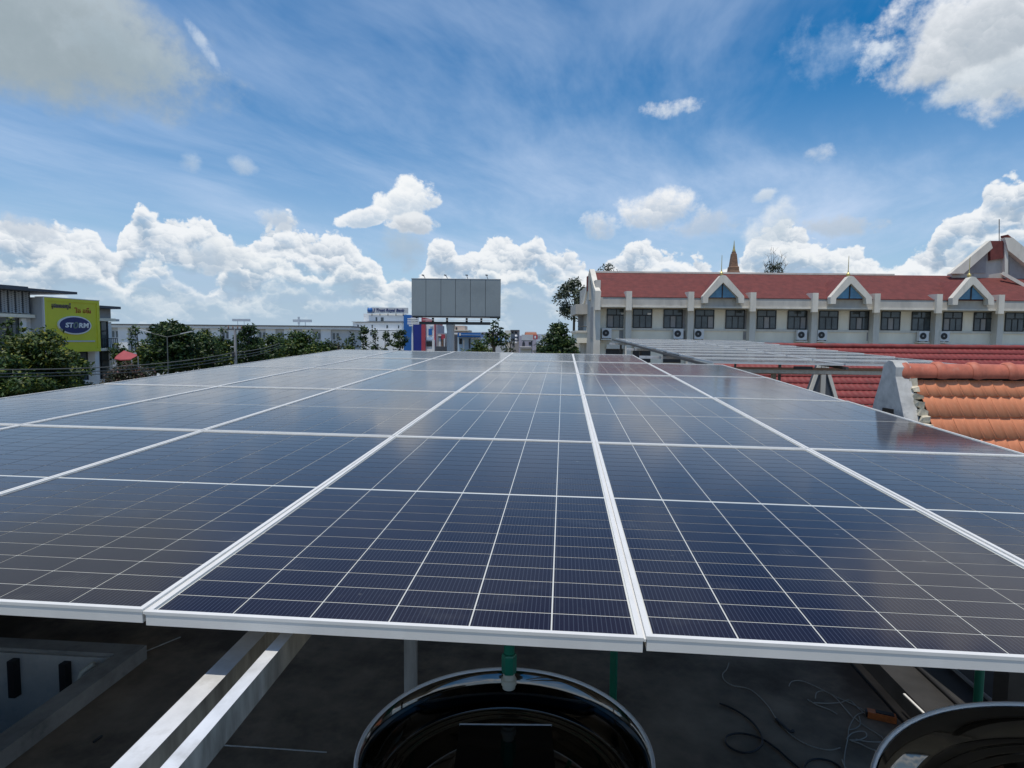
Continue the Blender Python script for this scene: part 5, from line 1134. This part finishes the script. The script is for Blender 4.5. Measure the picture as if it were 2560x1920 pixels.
T('dark rounded tree right of the power pole', 621, 810, 88, 58, 0, 10, ybot=930, nclump=44, dens=38, size=.32, group=G)
T('ragged tree between the power pole tree and the wide low tree', 674, 832, 92, 66, 1, 11, ybot=930, nclump=34, dens=30, size=.34, group=G)
T('wide low tree with spreading layers in front of the white building', 758, 828, 128, 70, 1, 12, ybot=920, nclump=50, dens=26, size=.36, shape='flat', group=G)
T('thin feathery tree left of the clipped columns', 846, 838, 66, 74, 4, 13, ybot=920, nclump=20, dens=20, size=.34, group=G)
for i, (px, yt, w) in enumerate(((881, 829, 27), (908, 813, 31), (937, 822, 27), (965, 825, 34), (1000, 821, 50))):
    T('clipped dark column tree before the bank, '+('leftmost', 'tallest', 'slim middle', 'fourth and stout', 'rightmost and widest')[i], px, yt, w*1.18, 88, 0, 40+i, ybot=925, nclump=34, dens=30, size=.36, shape='column', group='clipped column trees before the bank')
T('tree with big separate leaves reaching up past the billboard corner', 1238, 797, 66, 40, 0, 21, ybot=880, nclump=22, dens=55, size=.20, flat=.75, gap=.3)
T('yellow green bush at the foot of the billboard', 1194, 843, 92, 46, 2, 22, ybot=930, nclump=26, dens=60, size=.24, cat='bush', name='bush')
T('greyish scrub in front of the flat grey block', 1272, 838, 52, 60, 4, 23, ybot=910, nclump=16, dens=26, size=.28, cat='bush', name='bush')
T('dense dark tree left of the grey building', 1392, 806, 124, 47, 0, 24, ybot=960, nclump=84, dens=70, size=.25)
T('dark low tree before the small hut', 1350, 850, 72, 50, 0, 25, ybot=930, nclump=22, dens=50, size=.25)
T('tall feathery tree rising behind the left gable of the grey building', 1436, 692, 104, 80, 4, 26, ybot=805, nclump=38, dens=24, size=.34, gap=.25)
T('crown top showing over the left end of the red ridge', 1522, 655, 100, 82, 4, 27, ybot=720, nclump=18, dens=12, size=.34, gap=.2)
for i, (px, yt, w, Y, lf, lab) in enumerate(((298, 852, 70, 62, 1, 'low tree behind the red canopy, by the shop corner'), (385, 826, 74, 64, 1, 'tree filling the gap left of the biggest dark tree'), (470, 818, 70, 60, 0, 'dark tree close to the right arm of the street lamp'),
        (530, 838, 84, 52, 0, 'low dark tree under the light green topped one'), (590, 836, 80, 64, 0, 'dark tree directly behind the power pole'), (646, 846, 84, 60, 1, 'low tree right of the power pole near the array edge'), (705, 842, 84, 76, 0, 'dark low tree left of the wide layered one'), (820, 846, 90, 80, 0, 'low dark tree right of the wide layered one'), (640, 822, 60, 72, 1, 'taller tree between two low ones right of the power pole'), (700, 830, 70, 82, 1, 'light tree behind the low one left of the wide layered tree'), (868, 846, 60, 84, 1, 'low tree just left of the leftmost clipped column'))):
    T(lab, px, yt, w, Y, lf, 60+i, ybot=930, nclump=30, dens=34, size=.32, group=G)
# nearly bare tree over the ridge
rnd = random.Random(5); q = at(1935, 690, 85)
bt = thing('bare_tree', 'nearly bare twiggy tree with few leaf tufts over the red ridge', 'tree', (q.x, 85, 0))
m = MB(); cl = []; zc = at(1935, 690, 85).z
for dx, yt in ((-16, 634), (-8, 622), (-2, 618), (4, 632), (14, 640), (22, 632), (30, 638), (-24, 660), (36, 655)):
    e = at(1935+dx, yt, 85+rnd.uniform(-1, 1)); b_ = at(1932+dx*.35, 690, 85); k_ = (b_+e)/2+Vector((rnd.uniform(-.3, .3), 0, 0))
    m.tube([b_, k_, e], [.05, .03, .008], 5)
    for _ in range(5): u = rnd.uniform(.3, .95); s_ = b_.lerp(e, u); m.tube([s_, s_+Vector((rnd.uniform(-.7, .7), rnd.uniform(-.4, .4), rnd.uniform(.2, .9)))], [.02, .006], 4)
    cl.append((b_.lerp(e, rnd.uniform(.25, .55)), Vector((.42, .42, .5))))
m.tube([(q.x, 85, 0), (q.x, 85, zc-3)], [.3, .2], 7)
for _ in range(4): m.tube([(q.x, 85, zc-3.1), at(1935+rnd.uniform(-14, 16), 690, 85)], [.14, .05], 5)
obj('trunk', m, M_['bark'], bt); mb = MB(); crown(mb, cl, 40, .26, rnd); obj('crown', mb, LEAF[4], bt)
# distant greenery and blocks that fill the skyline between the nearer things
rnd = random.Random(9); fm = MB(); cl = []
for i in range(150):
    Y = rnd.uniform(210, 330); X = rnd.uniform(-.86, .30)*Y; r_ = rnd.uniform(2.5, 5); cl.append((Vector((X, Y, rnd.uniform(2, 6.5))), Vector((r_, r_, r_*.8))))
crown(fm, cl, 5, .9, rnd); tag(obj('distant_treeline', fm, LEAF[1], None, kind='stuff'), 'low band of distant treetops along the horizon', 'treeline')
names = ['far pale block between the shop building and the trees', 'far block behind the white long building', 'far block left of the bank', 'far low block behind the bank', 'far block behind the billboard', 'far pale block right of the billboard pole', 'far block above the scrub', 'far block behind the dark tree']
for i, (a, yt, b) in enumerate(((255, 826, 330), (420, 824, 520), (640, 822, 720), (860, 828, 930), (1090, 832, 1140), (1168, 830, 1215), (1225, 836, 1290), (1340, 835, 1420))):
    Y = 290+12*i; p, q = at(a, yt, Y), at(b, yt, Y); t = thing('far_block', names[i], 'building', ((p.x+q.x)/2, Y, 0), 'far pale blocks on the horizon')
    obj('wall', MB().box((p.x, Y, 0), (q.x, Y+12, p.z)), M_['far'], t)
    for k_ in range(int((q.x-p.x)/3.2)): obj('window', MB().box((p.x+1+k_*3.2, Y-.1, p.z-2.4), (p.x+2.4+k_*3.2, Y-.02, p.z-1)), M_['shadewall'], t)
